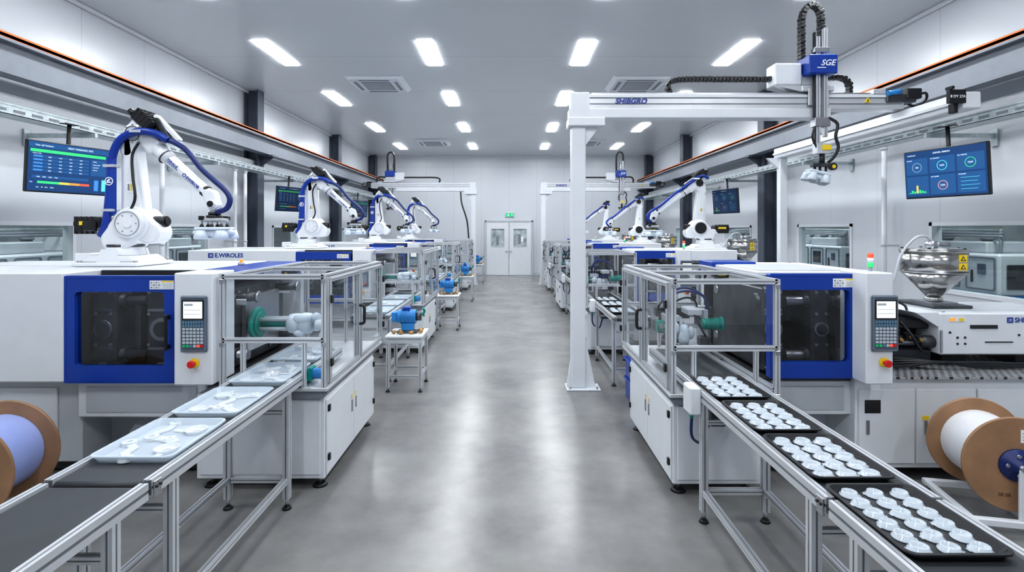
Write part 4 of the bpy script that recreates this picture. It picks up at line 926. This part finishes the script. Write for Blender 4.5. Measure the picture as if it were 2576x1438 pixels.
# ------------------------------------------------------------ gantries
def gantry(L,cx,near=True,fs=-1,lab='white gantry robot with blue carriage on a tall post'):
    r=thing('gantry_robot',lab,'gantry robot',(0,0,0),'gantry robots')
    b=MB().box(-.09,.08,-.08,.08,.02,3.22,WHITE,.012).box(-.15,.25,-.13,.13,0,.02,WHITE,.004).prism([(.08,.02),(.2,.02),(.08,.6)],-.05,.05,WHITE).prism([(-.09,.02),(-.14,.02),(-.09,.35)],-.05,.05,WHITE)
    b.box(-.13,.3,-.13,.13,3.12,3.22,WHITE,.008).prism([(.08,3.12),(.24,3.12),(.08,2.9)],-.04,.04,WHITE)
    for x in (-.11,.21):
        for y in (-.1,.1): b.cyl((x,y,.02),(x,y,.045),.014,STEEL,seg=6)
    b.obj('column',r)
    b=MB().box(-.12,L-.75,-.1,.1,3.22,3.33,WHITE,.006).box(-.02,L+.12,-.09,.09,3.325,3.5,ALU,.004).box(-.1,.12,-.11,.11,3.2,3.52,WHITE,.01)
    for z in (3.385,3.455): b.box(.12,L+.1,fs*.09,fs*.094,z-.006,z+.006,ALUD)
    b.box(.12,L+.1,fs*.09,fs*.1,3.46,3.49,WHITE)
    if near:
        b.text('SHIBGRO',.09,LOGOB,T(.42,-.1025,3.385)@FR,.001,shear=.25,bold=.03)
        b.prism([(3.37,3.4),(3.44,3.4),(3.405,3.46)],-.103,-.09,YEL); b.prism([(3.395,3.41),(3.415,3.41),(3.405,3.44)],-.105,-.103,BLK)
    b.obj('beam',r)
    for y in (-.045,.045): MB().box(.15,L,y-.015,y+.015,3.5,3.525,STEEL).obj('linear_rail',r)
    b=MB().box(L-.1,L+.25,-.12,.06,3.4,3.5,DSTEEL,.01).box(L+.12,L+.3,-.14,-.02,3.44,3.56,BLK,.01).cyl((L-.1,-.13,3.5),(L+.05,-.13,3.52),.03,LBLUE).box(L-.25,L-.1,-.1,.1,3.5,3.56,ALU,.005)
    b.tube([(L+.3,-.08,3.5),(L+.4,-.06,3.52),(L+.45,0,3.46),(L+.35,.02,3.38),(L+.2,0,3.42)],.015,BLK); b.obj('end_drive',r,label='black and blue end drive with cables')
    b=MB().box(cx-.2,cx+.18,-.12,.12,3.527,3.6,ALU,.008).box(cx-.52,cx-.2,-.12,.1,3.6,3.86,WHITE,.015).prism([(cx-.52,3.6),(cx-.2,3.6),(cx-.2,3.53)],-.1,.1,ALU).box(cx-.2,cx+.12,-.1,.1,3.6,3.74,GREYW,.01)
    b.obj('carriage',r)
    b=MB().box(cx-.19,cx+.14,-.25,.1,3.70,3.92,BLUE,.01)
    if near:
        b.text('SGE',.095,WINK,T(cx+.02,-.252,3.79)@FR,.001,'CENTER',.35)
        b.box(cx-.1,cx+.0,-.253,-.25,3.76,3.77,WINK)
    b.obj('drive_housing',r,label='bright blue drive housing with white lettering')
    b=MB().prof((cx-.05,-.16,2.85),(cx-.05,-.16,4.15),.05).prof((cx+.04,-.16,2.98),(cx+.04,-.16,4.25),.045).box(cx-.09,cx-.078,-.18,-.14,2.9,4.2,BLK).box(cx-.13,cx+.11,-.13,-.11,3.36,3.56,ALU,.004).box(cx-.1,cx+.08,-.21,-.11,3.1,3.2,STEEL,.004)
    b.box(cx-.1,cx+.08,-.2,-.12,3.96,4.02,STEEL,.004)
    b.obj('vertical_arm',r,label='aluminium vertical axis arm')
    b=MB().box(cx-.08,cx+.08,-.21,-.11,2.78,2.9,ALU,.006).box(cx-.02,cx+.08,-.22,-.21,2.82,2.88,YEL).cyl((cx,-.17,2.66),(cx,-.17,2.78),.03,BLK).box(cx-.12,cx+.1,-.2,-.13,2.63,2.67,DSTEEL,.005).cyl((cx+.11,-.22,2.63),(cx+.11,-.17,2.63),.042,BLK,seg=20).cyl((cx+.11,-.225,2.63),(cx+.11,-.22,2.63),.022,YEL)
    for x in (-.08,-.02,.05): b.cyl((cx+x,-.165,2.58),(cx+x,-.165,2.63),.014,BLK)
    b.obj('gripper',r)
    MB().tube([(cx+.06,-.2,3.2),(cx+.15,-.22,3.12),(cx+.13,-.22,2.98),(cx+.16,-.22,2.85),(cx+.12,-.2,2.74),(cx+.07,-.17,2.68)],.018,BLK).obj('hose',r)
    MB().tube([(cx-.08,-.19,3.12),(cx-.13,-.2,2.98),(cx-.07,-.19,2.85)],.012,BLK).obj('hose',r)
    t0=cx-.16;t1=cx+.07
    for P,w,h in (([(t0,-.03,3.70),(t0,-.03,4.3),(t0+.01,-.03,4.45),(t0+.06,-.03,4.55),((t0+t1)/2+.01,-.03,4.58),(t1-.04,-.03,4.54),(t1,-.03,4.42),(t1,-.03,3.92)],.1,.055),([(cx-1.72,0,3.53),(cx-1.75,0,3.62),(cx-1.68,0,3.68),(cx-1.5,0,3.70),(cx-1.0,0,3.70),(cx-.52,0,3.70)],.1,.05),([(cx+.1,0,3.70),(cx+.26,0,3.72),(cx+.38,0,3.70),(cx+.43,0,3.62),(cx+.42,0,3.52)],.1,.045)):
        MB().chain(P,w,h,BLK).obj('cable_chain',r)
    return r
g0=gantry(3.72,2.82); g0.location=(.81,6.2,0)
hg=hp0.copy(); COL.objects.link(hg); hg.location=(.81+2.78,6.03,2.578); hg.rotation_euler=(0,.25,0); hg.scale=(.85,.85,1.2)
g1=gantry(3.75,2.68,True); g1.location=(1.13,17.9,0)
g2=gantry(3.4,2.9,False,1); g2.location=(-1.3,17.9,0); g2.rotation_euler=(0,0,pi)
r=thing('gantry_support_frame','white gantry support beam on a tall white post','support frame',(4.72,9.0,0))
b=MB().box(4.63,4.81,5.28,9.1,3.14,3.31,WHITE,.01).box(4.60,4.63,5.3,9.08,3.2,3.23,ALU); b.obj('beam',r)
b=MB().box(4.66,4.79,8.94,9.06,.02,3.14,WHITE,.008).box(4.6,4.85,8.86,9.2,0,.02,WHITE).prism([(4.66,3.14),(4.45,3.14),(4.66,2.95)],8.97,9.03,WHITE); b.obj('post',r)
b=MB().box(4.47,4.65,5.27,5.31,3.19,3.33,BLK,.006).box(4.48,4.51,5.25,5.33,3.33,3.36,BLK); b.text('8 DY 27A',.038,WINK,T(4.56,5.268,3.245)@FR,.001,'CENTER'); b.box(4.55,4.6,5.31,5.38,3.1,3.2,BLK,.005); b.obj('number_plate',r,label='black plate with small white characters')
MB().chain([(-1.72,17.75,3.2),(-1.68,17.7,2.8),(-1.5,17.7,2.2),(-1.44,17.7,1.6)],.06,.05,BLK).obj('hanging_cable_chain',loc=(-1.6,17.7,3.2),label='black cable chain hanging beside white gantry post',cat='cable chain')

# ------------------------------------------------------------ tables with devices
def table(x0,x1,y0,y1,z):
    r=thing('work_stand','small aluminium profile work table with white top','table',((x0+x1)/2,(y0+y1)/2,0),'aluminium work tables')
    MB().box(x0,x1,y0,y1,z-.03,z,WHITE,.006).box(x0+.02,x1-.02,y0+.02,y1-.02,z-.09,z-.03,GREYW).obj('tabletop',r)
    for X in (x0+.03,x1-.03):
        for Y in (y0+.03,y1-.03):
            b=MB().prof((X,Y,.05),(X,Y,z-.09),.036); foot(b,X,Y,.06,.028); b.obj('leg',r)
    for Y in (y0+.03,y1-.03): MB().prof((x0+.05,Y,.18),(x1-.05,Y,.18),.03).obj('lower_rail',r)
    for X in (x0+.03,x1-.03): MB().prof((X,y0+.05,.18),(X,y1-.05,.18),.03).obj('lower_rail',r)
    return r
def device(x,y,z):
    r=thing('pump_unit','light blue pump unit with brass fittings on work table','pump',(x,y,z),'blue pump units')
    b=MB().box(x-.12,x+.12,y-.08,y+.08,z,z+.03,DSTEEL,.006).cyl((x-.12,y,z+.19),(x+.1,y,z+.19),.085,LBLUE,seg=24,bev=.012)
    for k in range(5): b.cyl((x-.08+k*.035,y,z+.19),(x-.068+k*.035,y,z+.19),.093,LBLUE,seg=24)
    b.box(x-.07,x+.07,y-.07,y+.07,z+.03,z+.12,LBLUE,.01).box(x-.06,x+.03,y-.05,y+.05,z+.26,z+.31,BLUE,.008).cyl((x+.1,y,z+.19),(x+.16,y,z+.19),.05,DSTEEL).box(x-.19,x-.12,y-.05,y+.05,z+.13,z+.25,LBLUE,.01)
    b.obj('motor',r)
    for k,(dx,dy) in enumerate(((-.15,-.1),(-.06,-.14),(.06,-.12),(.16,-.06),(.15,.06))): MB().cyl((x+dx,y+dy,z),(x+dx,y+dy,z+.04+.02*(k%2)),.018,BRASS,seg=6).cyl((x+dx-.03,y+dy,z+.03),(x+dx+.03,y+dy,z+.03),.012,BRASS,seg=8).obj('brass_fitting',r)
    MB().tube([(x+.15,y,z+.2),(x+.2,y-.02,z+.25),(x+.19,y-.05,z+.3)],.014,TEAL).obj('air_hose',r)
    return r
t1=table(-1.47,-1.03,6.02,6.5,.66); d1=device(-1.24,6.24,.66)
for k,(dy,dx) in enumerate(((3.7,.05),(7.65,.03),(12.4,.05))): dup(t1,(dx,dy,0)); dup(d1,(dx,dy,0))
b=MB().box(1.32,1.55,5.65,5.95,.0,.21,BLUE,.01).box(1.30,1.57,5.63,5.97,.2,.22,BLUE,.005)
b.obj('storage_crate',loc=(1.43,5.8,0),label='dark blue plastic crate standing on floor',cat='crate',group='blue crates')
b=MB().box(1.32,1.55,5.65,5.95,.221,.43,BLUE,.01).box(1.30,1.57,5.63,5.97,.42,.44,BLUE,.005)
b.obj('storage_crate',loc=(1.43,5.8,.221),label='dark blue plastic crate stacked on another crate',cat='crate',group='blue crates')

# ------------------------------------------------------------ cable spools
def spool(x,y,ang,cab,lab,grp=None,L=.36,R=.31,zc=.42):
    r=thing('cable_spool',lab,'cable spool',(x,y,0))
    M=T(x,y,zc)@Matrix.Rotation(ang,4,'Z')@Matrix.Rotation(pi/2,4,'X')
    for z0 in (-L/2-.02,L/2-.0):
        b=MB().lathe([(.03,z0),(R,z0),(R+.003,z0+.003),(R+.003,z0+.017),(R,z0+.02),(.03,z0+.02)],WOOD,M,56,smooth=False); b.obj('flange',r)
    b=MB(); pf=[(.05,-L/2)]; n=26
    for i in range(n+1):
        z=-L/2+L*i/n; pf.append((R*.74+.0025*(i%2),z))
    pf.append((.05,L/2)); b.lathe(pf,cab,M,40); b.obj('wound_cable',r)
    b=MB().lathe([(.0,L/2+.02),(.1,L/2+.02),(.1,L/2+.035),(.04,L/2+.04),(.04,L/2+.07),(.0,L/2+.07)],DBLUE,M,24)
    for a in range(4): b.cyl((.06*math.cos(a*1.57),.06*math.sin(a*1.57),L/2+.03),(.06*math.cos(a*1.57),.06*math.sin(a*1.57),L/2+.045),.012,STEEL,seg=6,M=M)
    b.cyl((0,0,-L/2-.08),(0,0,L/2+.09),.018,STEEL,M=M); b.obj('hub',r)
    S=T(x,y,0)@Matrix.Rotation(ang,4,'Z')
    b=MB()
    for yy in (-L/2-.07,L/2+.07):
        b.box(-.28,.28,yy-.02,yy+.02,.075,.12,WHITE,.006,S)
        b.box(-.02,.02,yy-.01,yy+.01,.1,zc-.01,WHITE,.003,S)
    for xx in (-.26,.26): b.box(xx-.02,xx+.02,-L/2-.1,L/2+.1,.08,.115,WHITE,.006,S)
    b.obj('stand',r,label='white wheeled steel stand')
    for xx in (-.26,.26):
        for yy in (-L/2-.07,L/2+.07):
            MB().cyl((xx-.012,yy,.03),(xx+.012,yy,.03),.03,BLK,M=S,seg=18).box(xx-.018,xx+.018,yy-.015,yy+.015,.04,.078,STEEL,.003,S).obj('caster_wheel',r)
    return r,M,S
r,M,S=spool(3.18,3.4,math.radians(-12),CABW,'plywood cable spool wound with white cable on wheeled stand',R=.29,zc=.44)
MB().text('30 88',.03,INK,M@T(-.1,-.2,.2015),.0006).obj('stencil_marking',r)
b=MB().box(.02,.12,.14,.22,.2,.202,WINK,M=M)
for k in range(3): b.box(.03,.11,.155+k*.02,.16+k*.02,.2015,.2025,BEAM,M=M)
b.obj('paper_label',r)
spool(-3.33,3.25,math.radians(8),CABB,'plywood cable spool wound with lavender blue cable on stand',R=.32,zc=.44)

# ------------------------------------------------------------ neighbouring hall machines
def annex(s,x0,y0,y1):
    r=thing('enclosed_machine','white enclosed production machine with blue base in neighbouring hall','machine',(s*(x0+.6),(y0+y1)/2,0),'machines in neighbouring hall')
    b=MB().box(s*x0,s*(x0+1.2),y0,y1,.95,1.55,WHITE,.03).box(s*(x0+.1),s*(x0+1.1),y0+.3,y0+(y1-y0)*.45,1.55,1.72,GREYW,.02).box(s*(x0+.2),s*(x0+1),y1-.9,y1-.1,1.55,1.82,WHITE,.02)
    b.obj('body',r)
    MB().box(s*(x0-.02),s*(x0+1.2),y0,y1,.0,.95,LBLUE,.02).box(s*(x0-.03),s*(x0-.02),y0+1.,y1-.4,.3,1.06,WHITE,.01).obj('base',r)
    n=5; l=(y1-y0)/n
    for k in range(n):
        MB().frame((y0+k*l+.05,y0+(k+1)*l-.05,1.02,1.5),(y0+k*l+.07,y0+(k+1)*l-.07,1.04,1.48),.03,.03,-.015,.015,BEAM,M=T(s*x0,0,0)@Matrix.Rotation(pi/2,4,'Z')).obj('door_frame',r)
        if k%2: MB().box(s*x0,s*(x0-.015),y0+k*l+.14,y0+(k+1)*l-.14,1.16,1.42,DSTEEL,.02).obj('window_panel',r)
        else: MB().box(s*x0,s*(x0-.02),y0+k*l+.2,y0+(k+1)*l-.25,1.25,1.4,HMI,.005).box(s*x0,s*(x0-.02),y0+(k+1)*l-.17,y0+(k+1)*l-.14,1.12,1.3,BLK,.004).obj('gauge_panel',r)
    MB().box(s*(x0+.1),s*(x0+.45),y0-.02,y0,1.05,1.4,DSTEEL,.02).obj('window_panel',r)
    MB().box(s*(x0+.6),s*(x0+1.1),y0-.02,y0,1.0,1.45,GREYW,.02).box(s*(x0+.65),s*(x0+.8),y0-.03,y0-.02,1.2,1.35,HMI,.004).obj('side_cabinet',r)
    for q in (0,.12,.3): MB().tube([(s*(x0+.2+q),y0+.2+q,1.54),(s*(x0+.2+q),y0+.2+q,1.76+q*.3),(s*(x0+.2+q),y0+.4+q,1.8+q*.3),(s*(x0+.2+q),y1-.3,1.8+q*.3),(s*(x0+.2+q),y1-.2,1.7)],.022,(BEAM,DSTEEL,GALV)[int(q*8)%3]).obj('duct',r)
    for q in (.25,.5,.7):
        yq=y0+(y1-y0)*q; MB().cyl((s*(x0+.5),yq,1.55),(s*(x0+.5),yq,1.74),.07,STEEL).cyl((s*(x0+.5),yq,1.74),(s*(x0+.5),yq,1.78),.09,BEAM).obj('valve_tower',r)
    return r
annex(1,6.9,7.3,10.2);annex(1,6.9,10.8,13.6);annex(1,6.9,14.4,17.5);annex(-1,6.9,6.6,9.2);annex(-1,6.9,10,13)

# ------------------------------------------------------------ camera + world
cam=bpy.data.cameras.new('camera'); co=bpy.data.objects.new('camera',cam); COL.objects.link(co)
co.location=(0,0,H); co.rotation_euler=(pi/2,0,0)
cam.sensor_width=36; cam.lens=36*1300/2576; cam.shift_y=-142/2576; cam.shift_x=.0012; cam.clip_start=.05
sc.camera=co
w=bpy.data.worlds.new('world'); sc.world=w; w.use_nodes=True
w.node_tree.nodes['Background'].inputs[0].default_value=(.6,.65,.7,1); w.node_tree.nodes['Background'].inputs[1].default_value=.3
sc.view_settings.view_transform='Standard'
try: sc.view_settings.look='Medium High Contrast'
except Exception as ex: print('look',ex)
print('OBJ',len(bpy.data.objects),sc.view_settings.look)
